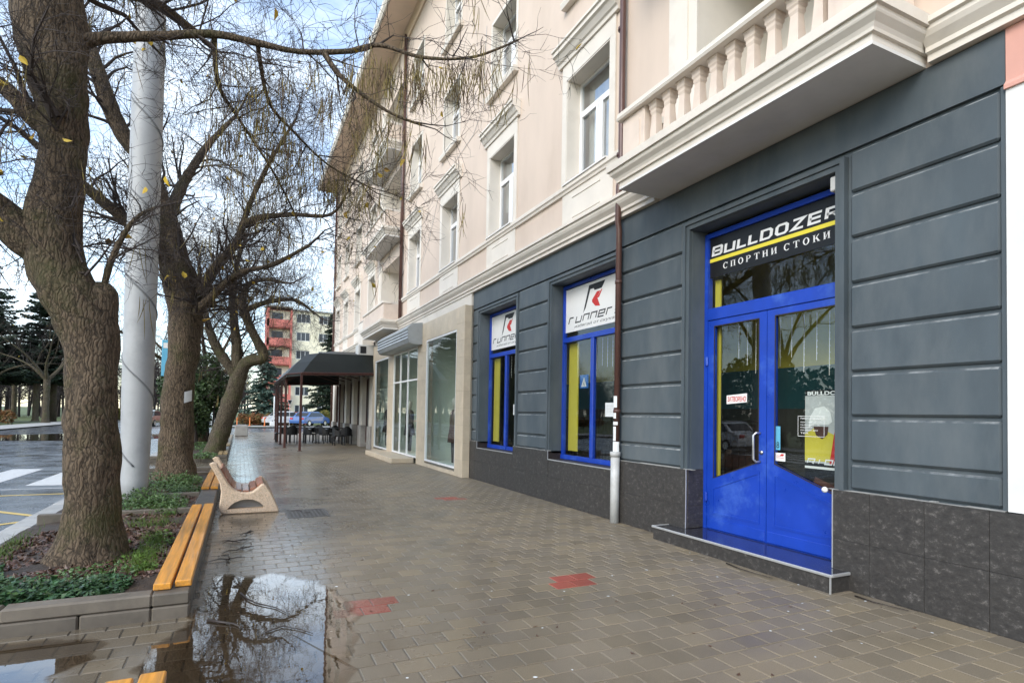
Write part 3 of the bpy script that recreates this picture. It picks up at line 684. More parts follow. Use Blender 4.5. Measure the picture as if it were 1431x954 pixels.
def window(c, fl):
    z0, z1 = FLOORS[fl]; w = empty('window', (0, 0, 0)); w.parent = bld; w.location = Vector((FX, c, z0)) - bld_off
    H = z1 - z0; X = 0.24
    mb = MB(); mb.ring_x([(-.655,0),(.655,0),(.655,H),(-.655,H)], [(-.59,.065),(.59,.065),(.59,H-.065),(-.59,H-.065)], X, X+.06)
    zt = H*0.70
    mb.cbox(X-.004, X+.056, -.588, .588, zt-.035, zt+.035, .006); mb.cbox(X-.006, X+.056, -.045, .045, .067, zt-.037, .006)
    for s in (-1, 1):
        a, b_ = (-.586, -.049) if s < 0 else (.049, .586)
        mb.ring_x([(a,.069),(b_,.069),(b_,zt-.039),(a,zt-.039)], [(a+.05,.119),(b_-.05,.119),(b_-.05,zt-.089),(a+.05,zt-.089)], X-.016, X+.03)
    mb.build('frame', MAT['pvc'], w)
    for (a, b_, p, q) in ((-.58,-.03,.07,zt-.03), (.03,.58,.07,zt-.03), (-.58,.58,zt+.03,H-.06)):
        g = MB(); t = rnd.uniform(-.006, .006); g.add([(X+.022,a,p),(X+.022,b_,p),(X+.022+t,b_,q),(X+.022+t,a,q)], [(3,2,1,0)]); g.build('pane', MAT['glass_up'], w)
    # curtain or blind behind
    cu = MB(); n = 18; pts = []
    wv = 0.02
    for i in range(n+1):
        y = -.6 + 1.2*i/n; pts.append((X+.16 + wv*math.sin(i*2.1+c), y))
    dz = rnd.choice([0.05, 0.05, H*.35, H*.55])
    cu.add([(x, y, dz) for x, y in pts] + [(x, y, H) for x, y in pts], [(i, i+1, n+2+i, n+1+i) for i in range(n)]); cu.build('curtain', MAT['cream'], w)
    # cream lining of the reveal
    lin = MB(); 
    for s in (-1, 1): lin.box(-.02, X-.002, *(sorted((s*.653, s*.635))), 0.002, H-.002)
    lin.box(-.02, X-.002, -.653, .653, H-.02, H-.002)
    lin.build('reveal_lining', MAT['cream'], w)
    if fl == 0:
        a = MB()
        a.box(-.028, -.003, -.80, -.656, 0.0, H); a.box(-.028, -.003, .656, .80, 0.0, H); a.box(-.028, -.003, -.80, .80, H+.002, H+.30); a.build('surround', MAT['cream'], w)
        h = MB(); h.prism_y([(-.03,H+.30),(-.06,H+.30),(-.07,H+.36),(-.10,H+.38),(-.15,H+.46),(-.19,H+.48),(-.19,H+.55),(-.22,H+.56),(-.22,H+.60),(-.003,H+.64),(-.003,H+.30)], -.90, .90); h.build('hood', MAT['cream'], w)
        p = MB(); p.box(-.020, -.003, -.76, .76, -.735, -.14)
        p.box(-.032, -.021, -.42, .42, -.27, -.25); p.box(-.032, -.021, -.42, .42, -.62, -.60); p.build('apron_panel', MAT['cream'], w)
        s_ = MB(); s_.prism_y([(-.10,-.012),(-.10,.012),(X-.01,.035),(X-.01,.004)], -.66, .66); s_.build('sill', MAT['soffit'], w)
    else:
        a = MB(); a.box(-.012, -.003, -.72, -.656, 0.0, H); a.box(-.012, -.003, .656, .72, 0.0, H); a.box(-.012, -.003, -.72, .72, H+.002, H+.07); a.build('surround', MAT['cream'], w)
        s_ = MB(); s_.prism_y([(-.11,-.10),(-.13,-.02),(-.13,.01),(X-.01,.035),(X-.01,.004),(-.003,-.02),(-.003,-.10)], -.76, .76); s_.build('sill', MAT['cream'], w)
    return w
for c in COLS:
    for fl in range(3): window(c, fl)

def baluster(parent, x, y, z0, z1):
    w = .062; H = z1 - z0; mb = MB()
    pr = [(w, 0), (w, .05), (w*.82, .07), (w*.92, .14), (w*.70, H*.60), (w*.66, H-.16), (w*.82, H-.13), (w*.82, H-.10), (w*1.0, H-.08), (w*1.0, H-.04), (w*1.15, H-.02), (w*1.15, H)]
    vs = []; fs = []
    for r, z in pr: vs += [(x-r, y-r, z0+z), (x+r, y-r, z0+z), (x+r, y+r, z0+z), (x-r, y+r, z0+z)]
    for i in range(len(pr)-1):
        for k in range(4): fs.append((i*4+k, i*4+(k+1) % 4, (i+1)*4+(k+1) % 4, (i+1)*4+k))
    mb.add(vs, fs); return mb.build('baluster', MAT['peach'], parent)
def balcony(y0, y1, zs, xo, solid=False, lvl=0):
    b = empty('balcony'); b.parent = bld; b.location = -bld_off
    slab = MB(); slab.box(xo, FX-.003, y0, y1, zs, zs+.03); slab.build('slab_underside', MAT['soffit'], b)
    # moulded edge round three sides
    lev = [(.0305, 0), (.085, 0), (.088, .026), (.115, .030), (.145, .045), (.185, .085), (.20, .092), (.232, .094), (.234, .122), (.325, .125)]
    mo = MB(); vs = []; n = len(lev)
    for z, e in lev: vs += [(FX-.003, y0-e, zs+z), (xo-e, y0-e, zs+z), (xo-e, y1+e, zs+z), (FX-.003, y1+e, zs+z)]
    mo.add(vs, [(i*4+k, (i+1)*4+k, (i+1)*4+k+1, i*4+k+1) for i in range(n-1) for k in range(3)] + [(n*4-4, n*4-1, n*4-2, n*4-3)])
    mo.build('moulded_edge', MAT['cream'], b)
    # crumbling top lip
    lip = MB(); r2 = random.Random(int(zs*100+y0*10))
    y = y0 - .05
    while y < y1:
        l = r2.uniform(.05, .16); lip.cbox(xo-.09+r2.uniform(0, .03), xo+.06, y, y+l-.004, zs+.326, zs+.335+r2.uniform(.004, .03), .006); y += l
    lip.build('worn_lip', MAT['cream'], b)
    zt = zs + .33; zr = zs + .90
    if solid:
        p = MB(); p.box(xo, xo+.12, y0, y1, zt, zr); p.box(xo+.121, FX-.003, y0, y0+.12, zt, zr); p.box(xo+.121, FX-.003, y1-.12, y1, zt, zr); p.build('parapet', MAT['peach'], b)
    else:
        for a, c in ((y0+.02, y0+.40), (y1-.46, y1-.02)):
            p = MB(); p.cbox(xo+.03, xo+.22, a, c, zt, zr, .006); p.box(xo+.016, xo+.03, a+.08, c-.08, zt+.10, zr-.12); p.build('pedestal', MAT['peach'], b)
        n = 10; a0, a1 = y0+.40, y1-.46
        for i in range(n): baluster(b, xo+.12, a0 + (i+.5)*(a1-a0)/n, zt, zr)
        for s, ya in ((0, y0+.12), (1, y1-.12)):
            m = 3
            for i in range(m): baluster(b, xo+.22 + (i+.6)*(FX-xo-.25)/m, ya, zt, zr)
    r = MB(); r.prism_y([(xo-.03,zr+.001),(xo-.045,zr+.03),(xo-.03,zr+.05),(xo-.03,zr+.09),(xo+.25,zr+.09),(xo+.25,zr+.001)], y0-.03, y1+.03)
    for ya in (y0, y1-.22): r.box(xo+.251, FX-.003, ya, ya+.22, zr+.001, zr+.088)
    r.build('handrail', MAT['cream'], b)
    return b
for k, (a, b_) in enumerate(BAYS):
    for s in SLABS:
        bal = balcony(a - (.07 if k == 0 else 0), b_ + (.06 if k == 0 else 0), s, 4.38 if k == 0 else 4.48, solid=(k == 1))
        lg = empty('loggia'); lg.parent = bld; lg.location = -bld_off
        m2 = MB(); y0_, y1_ = a+.12, b_-.62; zz0, zz1 = s+.33, s+2.74
        m2.add([(FX+1.24,y0_,zz0),(FX+1.24,y1_,zz0),(FX+1.24,y1_,zz1),(FX+1.24,y0_,zz1)], [(3,2,1,0)])
        for yy in (y0_+.003, y1_-.003): m2.add([(FX-.01,yy,zz0),(FX+1.24,yy,zz0),(FX+1.24,yy,zz1),(FX-.01,yy,zz1)], [(0,1,2,3)])
        m2.add([(FX,y0_,zz1),(FX+1.24,y0_,zz1),(FX+1.24,y1_,zz1),(FX,y1_,zz1)], [(0,1,2,3)]); m2.build('lining', MAT['cream'], lg)
        p = MB(); p.box(FX-.05, FX-.003, b_-.618, b_-.10, s+.33, s+2.95); p.box(FX-.075, FX-.051, b_-.47, b_-.25, s+.36, s+2.8); p.build('pilaster', MAT['cream'], lg)
        d = MB(); d.ring_x([(y0_+.5,zz0),(y0_+1.5,zz0),(y0_+1.5,zz0+2.1),(y0_+.5,zz0+2.1)], [(y0_+.58,zz0+.1),(y0_+1.42,zz0+.1),(y0_+1.42,zz0+2.02),(y0_+.58,zz0+2.02)], FX+1.18, FX+1.235); d.build('door_frame', MAT['pvc'], lg)
        g = MB(); g.box(FX+1.20, FX+1.21, y0_+.58, y0_+1.42, zz0+.1, zz0+2.02); g.build('pane', MAT['aptglass'], lg)

# downpipes
def downpipe(y, z0, z1, x=FX-.09, r=.05, jog=None):
    d = empty('downpipe'); d.parent = bld; d.location = -bld_off
    pts = [(x, y, z0), (x, y, z1)] if not jog else [(x, y, z0), (x, y, 4.3), (x-.03, y-.01, 4.42), (x-.03, y-.025, 4.95), (x, y-.03, 5.1), (x, y-.03, z1)]
    mb = MB(); mb.tube(pts, r, 12); mb.build('pipe', MAT['brownpipe'], d, True)
    z = z0 + .6
    while z < z1:
        m2 = MB(); m2.tube([(x, y, z), (x, y, z+.05)], r+.008, 12); m2.build('collar', MAT['brownpipe'], d, True); z += 1.9
    return d
dp = downpipe(6.93, 1.0, 15.0, jog=True, r=.046)
mb = MB(); mb.tube([(FX-.11, 6.93, 0.0), (FX-.11, 6.93, 1.02)], .066, 14); mb.tube([(FX-.11, 6.93, .96), (FX-.11, 6.93, 1.03)], .076, 14); mb.build('ground_pipe', MAT['greypipe'], dp, True)
r3 = random.Random(4)
for z, hh, w_ in ((1.68, .16, .07), (1.52, .10, .06), (1.41, .07, .055), (1.31, .08, .06), (1.20, .09, .06), (1.02, .17, .085)):
    mb = MB(); n = 6; a0 = math.radians(r3.uniform(150, 200)); rr = .049 + r3.uniform(.001, .004); t = r3.uniform(-.02, .02)
    ar = [a0 + (i/n-.5)*w_*2/rr*.9 for i in range(n+1)]
    mb.add([(FX-.09+rr*math.cos(q), 6.93+rr*math.sin(q), z+t) for q in ar] + [(FX-.09+rr*math.cos(q), 6.93+rr*math.sin(q), z+hh-t) for q in ar], [(i, i+1, n+2+i, n+1+i) for i in range(n)])
    mb.build('torn_flyer', MAT['paper'], dp)
downpipe(19.85, 4.85, 15.0, r=.06); downpipe(35.9, 0.1, 15.0, r=.06)

mb = MB(); mb.tube([(FX-.012, 17.6, 6.2), (FX-.012, 16.7, 6.9), (FX-.012, 15.7, 8.2), (FX-.012, 13.2, 8.5), (FX-.012, 12.6, 8.9), (FX-.012, 12.45, 10.8)], .006, 5); B(mb, 'cable', MAT['greypipe'])
# ---- dark grey shopfront
DOOR = (3.58, 5.54, 0.0, 3.92); W2 = (7.08, 9.09, 0.75, 3.92); W1 = (10.57, 12.52, 0.75, 3.92)
DH = [DOOR, W2, W1]
mb = MB(); wall_holes(mb, FX+.035, 2.23, 13.0, 0.86, 4.49, DH, .26); B(mb, 'shop_wall', MAT['dark'])
sw = bpy.data.objects['shop_wall']
mb = MB(); mb.box(FX-.004, FX+.034, 2.235, 12.995, 4.075, 4.484); mb.build('frieze', MAT['dark'], sw)
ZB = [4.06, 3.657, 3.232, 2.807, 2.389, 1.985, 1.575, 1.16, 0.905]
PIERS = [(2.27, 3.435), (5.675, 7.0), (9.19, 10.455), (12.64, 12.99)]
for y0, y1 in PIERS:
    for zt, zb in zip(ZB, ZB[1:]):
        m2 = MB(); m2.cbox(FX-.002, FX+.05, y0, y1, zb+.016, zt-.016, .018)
        m2.mi = [1 if (sum(m2.v[i][2] for i in f)/len(f) > zt-.016-.0185 and min(m2.v[i][2] for i in f) > zt-.05 and len(f) == 4) else 0 for f in m2.f]  # top chamfers coloured paler: worn paint plus the sky light they catch
        m2.build('rustication_block', [MAT['dark'], MAT['worn_highlight']], sw)
m2 = MB(); m2.box(FX-.006, FX+.034, 2.233, 2.262, .905, 4.06); m2.build('corner_strip', MAT['dark'], sw)
for y0, y1, z0, z1 in DH:
    zb = .9 if z0 > 0.5 or True else 0
    a = MB()
    for off, x in ((0.0, -.012), (.055, -.032)):
        i0 = off + .002; o0 = off + (.055 if off == 0 else .05)
        a.add([(FX+xx, yy, zz) for xx in (x, .034) for yy, zz in ((y0-o0, zb), (y0-i0, zb), (y0-i0, z1+i0), (y1+i0, z1+i0), (y1+i0, zb), (y1+o0, zb), (y1+o0, z1+o0), (y0-o0, z1+o0))],
              [(0, 7, 2, 1), (7, 6, 3, 2), (6, 5, 4, 3), (0, 8, 15, 7), (7, 15, 14, 6), (6, 14, 13, 5), (1, 2, 10, 9), (2, 3, 11, 10), (3, 4, 12, 11)])
    a.build('architrave', MAT['dark'], sw)
    for yy, s in ((y0, 1), (y1, -1)): li = MB(); li.box(FX+.036, FX+.27, *sorted((yy+s*.001, yy+s*.004)), zb, z1-.004); li.build('reveal', MAT['dark'], sw)
# plinth tiles
PLX = FX - .035
pl = empty('plinth'); pl.parent = bld; pl.location = -bld_off
mb = MB(); wall_holes(mb, PLX+.014, BY0, 13.0, 0.0, .895, [(DOOR[0], DOOR[1], 0, .9), (W2[0], W2[1], .75, .9), (W1[0], W1[1], .75, .9)], .3)
mb.build('plinth_bed', MAT['stick'], pl)
ys = [2.336 + .449*k for k in range(-9, 25)]
for k in range(len(ys)-1):
    for (za, zb_) in ((0.0, .447), (.449, .897)):
        segs = [(ys[k]+.0015, ys[k+1]-.0015)]
        for h in ((DOOR[0], DOOR[1], 0), (W2[0], W2[1], .75), (W1[0], W1[1], .75)):
            new = []
            for a, b_ in segs:
                if h[2] > 0 or b_ <= h[0] or a >= h[1]: new.append((a, b_)); continue
                if a < h[0]: new.append((a, h[0]))
                if b_ > h[1]: new.append((h[1], b_))
            segs = new
        for a, b_ in segs:
            if b_ - a < .04 or a > 13.0: continue
            b_ = min(b_, 12.998); zt = zb_
            cut = [h for h in (W2, W1) if b_ > h[0] + .01 and a < h[1] - .01]
            if zb_ > .8 and cut:
                h = cut[0]
                parts_ = [(max(a, h[0]), min(b_, h[1]), za, .748)]
                if a < h[0]: parts_.append((a, h[0], za, zb_))
                if b_ > h[1]: parts_.append((h[1], b_, za, zb_))
            else: parts_ = [(a, b_, za, zb_)]
            for (p, q, r_, s_) in parts_:
                if q - p > .02: m2 = MB(); m2.cbox(PLX, PLX+.02, p, q, r_, s_, .002); m2.build('slate_tile', MAT['slate'], pl)
for yy in (DOOR[0], DOOR[1]):                                           # tiled door reveals
    s = 1 if yy == DOOR[0] else -1
    for za, zb_ in ((.17, .447), (.449, .897)):
        m2 = MB(); m2.cbox(PLX+.021, FX+.27, *sorted((yy, yy + s*-.012 if False else yy + s*.012)), za, zb_, .002); m2.build('slate_tile', MAT['slate'], pl)
    m2 = MB(); m2.box(PLX-.004, PLX+.006, *sorted((yy-.004*s, yy+.006*s)), .17, .9); m2.build('edge_trim', MAT['trimmetal'], pl)
for h in (W2, W1):
    m2 = MB(); m2.box(PLX-.004, FX+.26, h[0], h[1], .749, .757); m2.build('sill_slab', MAT['slate'], pl)
    m2 = MB(); m2.box(PLX-.008, PLX-.002, h[0], h[1], .742, .76); m2.box(PLX-.006, PLX+.004, h[1]-.003, h[1]+.005, .75, .9); m2.build('edge_trim', MAT['trimmetal'], pl)
m2 = MB(); r4 = random.Random(3); y = 2.24
while y < 12.99:
    l = r4.uniform(.05, .3)
    if not any(h[0]-.02 < y+l/2 < h[1]+.02 for h in DH): m2.cbox(PLX+.004, FX+.02, y, min(y+l, 12.99), .8975, .899+r4.uniform(.002, .014), .003)
    y += l
tag(m2.build('mortar_fillet', MAT['dark_edge'], pl), kind='stuff')
# door step
stp = empty('door_step'); stp.parent = bld; stp.location = -bld_off
m2 = MB(); m2.box(4.80, PLX-.001, 3.42, 5.84, 0.0, .15); m2.box(PLX-.001, FX+.3, 3.595, 5.525, 0.0, .15); m2.build('riser', MAT['slate'], stp)
m2 = MB(); m2.box(4.80, PLX-.002, 3.42, 5.84, .1505, .166); m2.box(PLX-.0015, FX+.30, 3.595, 5.525, .1505, .1655); m2.build('tread', MAT['bluestep'], stp)
m2 = MB(); m2.cbox(4.785, 4.806, 3.40, 5.86, .145, .171, .004); m2.cbox(4.807, PLX-.002, 3.40, 3.424, .145, .171, .004); m2.cbox(4.807, PLX-.002, 5.836, 5.86, .145, .171, .004); m2.box(4.788, 4.80, 3.408, 3.42, 0, .144); m2.build('nosing', MAT['trimmetal'], stp)

GX = 5.36
def pane(poly, x, name, mat, parent):
    m = MB(); m.add([(x, y, z) for y, z in poly], [tuple(range(len(poly)))[::-1]]); return m.build(name, MAT[mat], parent)
def R4(y0, y1, z0, z1): return [(y0, z0), (y1, z0), (y1, z1), (y0, z1)]
# ---- shop door
dr = empty('shop_door'); dr.parent = bld; dr.location = -bld_off
y0, y1 = DOOR[0]+.01, DOOR[1]-.01
m2 = MB(); m2.ring_x(R4(y0, y1, .168, 3.88), R4(y0+.055, y1-.055, .172, 3.82), GX-.03, GX+.05); m2.cbox(GX-.034, GX+.05, y0+.056, y1-.056, 2.775, 2.925, .006); m2.build('frame', MAT['blue'], dr)
ym = 4.575
def leaf(a, b_, hinge_left):
    """a<b_ in y; the glass bottom slopes up towards the meeting stile"""
    inner_b = .80 if not hinge_left else 1.05; inner_a = .80 if hinge_left else 1.05
    lf = dr
    ga, gb = a+.10, b_-.10
    gl = [(ga, 1.05 if hinge_left else .80), (gb, .80 if hinge_left else 1.05), (gb, 2.70), (ga, 2.70)]
    out = [(a, .175), (b_, .175), (b_, 2.77), (a, 2.77)]
    m2 = MB(); m2.ring_x(out, gl, GX-.02, GX+.03)
    pa = [(ga-.012, gl[0][1]-.10), (gb+.012, gl[1][1]-.10), (gb+.012, .36), (ga-.012, .36)]
    pi = [(p[0] + (.025 if i in (0, 3) else -.025), p[1] + (-.03 if i < 2 else .025)) for i, p in enumerate(pa)]
    m2.ring_x(pa, pi, GX-.027, GX-.0205)
    m2.cbox(GX-.032, GX-.0205, a+.01, b_-.01, .178, .30, .004)
    m2.build('door_leaf', MAT['blue'], lf)
    pane(gl, GX+.004, 'pane', 'glass', lf)
    b = MB(); b.ring_x(gl, [(p[0] + (.012 if i in (0, 3) else -.012), p[1] + (.012 if i < 2 else -.012)) for i, p in enumerate(gl)], GX-.024, GX-.0205); b.build('glazing_bead', MAT['stick'], lf)
    return lf
lfL = leaf(ym+.004, y1-.058, True); lfR = leaf(y0+.058, ym-.004, False)
m2 = MB(); m2.tube([(GX-.02, 4.66, 1.385), (GX-.065, 4.68, 1.39), (GX-.085, 4.70, 1.36), (GX-.085, 4.70, 1.09), (GX-.065, 4.68, 1.06), (GX-.02, 4.66, 1.065)], .014, 10); m2.build('handle', MAT['steel'], dr, True)
m2 = MB(); m2.tube([(GX-.02, 4.635, 1.17), (GX-.04, 4.635, 1.17)], .022, 10); m2.build('lock', MAT['steel'], dr, True)
m2 = MB(); m2.cbox(GX-.05, GX-.021, y1-.07, y1-.03, 2.2, 2.32, .01); m2.cbox(GX-.05, GX-.021, y1-.07, y1-.03, .5, .62, .01); m2.build('hinge', MAT['blue'], dr)
pane(R4(y0+.055, y1-.055, 2.93, 3.82), GX+.006, 'transom_pane', 'glass', dr)
s = Sign2D(); s.poly([(0,0),(1.85,0),(1.85,.50),(0,.50)]); s.build('sign_panel', GX+.0025, y1-.056, 3.32, MAT['signblack'], dr)
GB = {'B': [[(0,0),(0,1),(.9,1),(1,.9),(1,.1),(.9,0),(0,0)], [(0,.5),(.96,.5)]], 'U': [[(0,1),(0,0),(1,0),(1,1)]], 'L': [[(0,1),(0,0),(.9,0)]],
      'D': [[(0,0),(0,1),(.8,1),(1,.8),(1,.2),(.8,0),(0,0)]], 'O': [[(.18,0),(0,.18),(0,.82),(.18,1),(.82,1),(1,.82),(1,.18),(.82,0),(.18,0)]],
      'Z': [[(0,1),(1,1),(0,0),(1,0)]], 'E': [[(1,1),(0,1),(0,0),(1,0)], [(0,.5),(.95,.5)]], 'R': [[(0,0),(0,1),(1,1),(1,.45),(0,.45)], [(.55,.45),(1,0)]]}
for i, c in enumerate('BULLDOZER'): s = Sign2D(); s.glyphs([GB[c]], .05+(0, .2, .4, .57, .74, .945, 1.15, 1.355, 1.55)[i], .335, .196, .098, .132, .042, 0.16, 1.7); s.build('sign_letter', GX+.0005, y1-.056, 3.32 - .055, MAT['letwhite'], dr)
s = Sign2D(); s.poly([(0,0),(1.85,0),(1.85,.045),(0,.045)]); s.build('sign_stripe', GX+.0005, y1-.056, 3.515, MAT['letyellow'], dr)

def serif(ch):
    """heavy serif capitals in the unit box -> polygons"""
    P = []; T = .2; t = .09; sv = .07
    def rect(a, b, c, d): P.append([(a,c),(b,c),(b,d),(a,d)])
    def stem(x): rect(x, x+T, 0, 1); rect(x-.07, x+T+.07, 0, sv); rect(x-.07, x+T+.07, 1-sv, 1)
    def arc(a0, a1, cx=.45, cy=.5, rx=.45, ry=.52, n=18):
        for i in range(n):
            q = [a0 + (a1-a0)*(i+k)/n for k in (0, 1)]
            o = [(cx + rx*math.cos(v), cy + ry*math.sin(v)) for v in q]; w = [(cx + (rx-T)*math.cos(v), cy + (ry-t)*math.sin(v)) for v in q]
            P.append([o[0], o[1], w[1], w[0]])
    if ch == 'О': arc(0, 2*math.pi)
    elif ch == 'С': arc(math.radians(42), math.radians(318)); rect(.74, .82, .68, .98)
    elif ch == 'П': stem(.07); stem(.63); rect(.1, .8, 1-t, 1)
    elif ch == 'Р': stem(.07); arc(math.radians(-90), math.radians(90), .40, .72, .42, .28, 12); rect(.2, .42, .91, 1); rect(.2, .42, .44, .53)
    elif ch == 'Т': rect(.35, .55, 0, 1); rect(.25, .65, 0, sv); rect(0, .9, 1-t, 1); rect(0, .08, .72, 1); rect(.82, .9, .72, 1)
    elif ch == 'Н': stem(.07); stem(.63); rect(.2, .7, .46, .46+t)
    elif ch == 'И': stem(.07); stem(.63); P.append([(.2,.12),(.28,.12),(.7,.88),(.62,.88)])
    elif ch == 'К': stem(.07); P.append([(.27,.45),(.36,.42),(.85,1),(.72,1)]); P.append([(.36,.56),(.55,.62),(.95,0),(.70,0)]); rect(.6, .98, 0, sv)
    return P
x = .22
for ch in 'СПОРТНИ СТОКИ':
    if ch == ' ': x += .05; continue
    s = Sign2D()
    for p in serif(ch): s.poly([(x + a*.085, b*.075) for a, b in p])
    x += .118; s.build('sign_letter', GX+.0005, y1-.056, 3.395, MAT['letwhite'], dr)
# stickers, hours, poster behind the glass
s = Sign2D(); s.poly([(0,0),(.31,.02),(.31,.125),(0,.105)]); s.build('closed_notice', GX-.001, 5.18, 1.72, MAT['signwhite'], dr)
s = Sign2D(); s.text('ЗАТВОРЕНО', .015, .03, .28, .062, bold=.025); s.build('notice_lettering', GX-.0025, 5.18, 1.72, MAT['letred'], dr)
s = Sign2D(); s.poly([(0,0),(.13,0),(.13,.09),(0,.09)]); s.build('door_sticker', GX-.001, 4.475, 1.09, MAT['signwhite'], dr)
s = Sign2D(); s.poly([(.02,.055),(.10,.055),(.10,.06),(.02,.06)]).poly([(.02,.035),(.11,.035),(.11,.04),(.02,.04)]).poly([(.06,.06),(.11,.06),(.11,.08),(.08,.08)]); s.build('sticker_print', GX-.0025, 4.475, 1.09, MAT['letred'], dr)
s = Sign2D(); s.poly([(0,0),(.06,0),(.06,.26),(0,.26)]); s.build('door_sticker', GX-.001, 4.47, 1.21, MAT['skyblue'], dr)
s = Sign2D(); s.text('8', .012, .02, .035, .07); s.build('sticker_print', GX-.0025, 4.47, 1.21, MAT['letblack'], dr)
s = Sign2D()
for q in stroke([(0,0),(.30,0),(.30,.21),(0,.21)], .004, True): s.poly(q)
s.text('Работно време', .03, .172, .24, .024)
for k in range(5): s.text(['пон - пет 10 - 19', 'събота 10 - 16', 'неделя', 'почивен ден', 'тел.'][k], .03, .14-k*.029, [.24, .22, .13, .2, .1][k], .017)
s.build('opening_hours', GX-.001, 4.19, 1.375, MAT['letwhite'], dr)
po = MB(); po.add([(GX+.07, 4.16, .60), (GX+.07, 3.62, .60), (GX+.07, 3.62, 1.86), (GX+.07, 4.16, 1.86)], [(0,1,2,3)]); po = po.build('poster', MAT['signblack'], dr)
po.location = (0, 0, 0)
def pp(poly, mat, k, nm='poster_print'):
    s = Sign2D(); s.poly(poly); o = s.build(nm, GX+.07-.001*k, 4.16, .60, MAT[mat], dr); return o
pp([(0,.50),(.54,.50),(.54,1.20),(0,1.20)], 'greypipe', 1)
pp([(0,.52),(.30,.52),(.33,.80),(.14,.88),(0,.80)], 'yellow', 2)
pp([(.28,.50),(.54,.50),(.54,.84),(.34,.86)], 'letred', 3)
pp([(.04,.86),(.06,.98),(.12,1.07),(.22,1.09),(.29,1.03),(.31,.93),(.27,.90),(.10,.90)], 'signwhite', 4)
pp([(.10,.88),(.27,.88),(.26,.80),(.20,.75),(.13,.79)], 'brownpipe', 5)
pp([(.38,.86),(.52,.90),(.52,1.12),(.42,1.10)], 'paper', 4)
pp([(0,.44),(.54,.44),(.54,.465),(0,.465)], 'signwhite', 2)
pp([(.04,.06),(.3,.02),(.34,.28),(.12,.36)], 'brownpipe', 2)
s = Sign2D(); s.text('BULLDOZER', .03, 1.205, .48, .04, bold=.03); s.build('poster_lettering', GX+.066, 4.16, .60, MAT['letwhite'], dr)
GR = {'R': [[(0,0),(0,1),(1,1),(1,.45),(.2,.45)], [(.5,.45),(1,0)]], 'I': [[(.4,0),(.4,1)]], 'D': [[(0,0),(0,1),(1,1),(1,0),(0,0)]], 'E': [[(1,1),(0,1),(0,0),(1,0)], [(0,.5),(.9,.5)]]}
s = Sign2D(); s.glyphs([GR[c] for c in 'RIDER'], .03, .48+.02, .10, .045, .075, .013, .3); s.build('poster_lettering', GX+.066, 4.16, .595, MAT['letwhite'], dr)
m2 = MB(); m2.lathe([(0.001, -.03), (.022, -.02), (.03, 0), (.022, .02), (.001, .03)], 0, 0, 10)
m2.v = [(PLX+.0+z, 3.66 + y, .885+x) for x, y, z in m2.v]; m2.build('bumper_knob', MAT['pvc'], dr, True)
m2 = MB(); m2.cbox(FX+.03, FX+.26, 3.595, 3.665, 3.76, 3.905, .01); m2.build('alarm_box', MAT['acwhite'], dr)

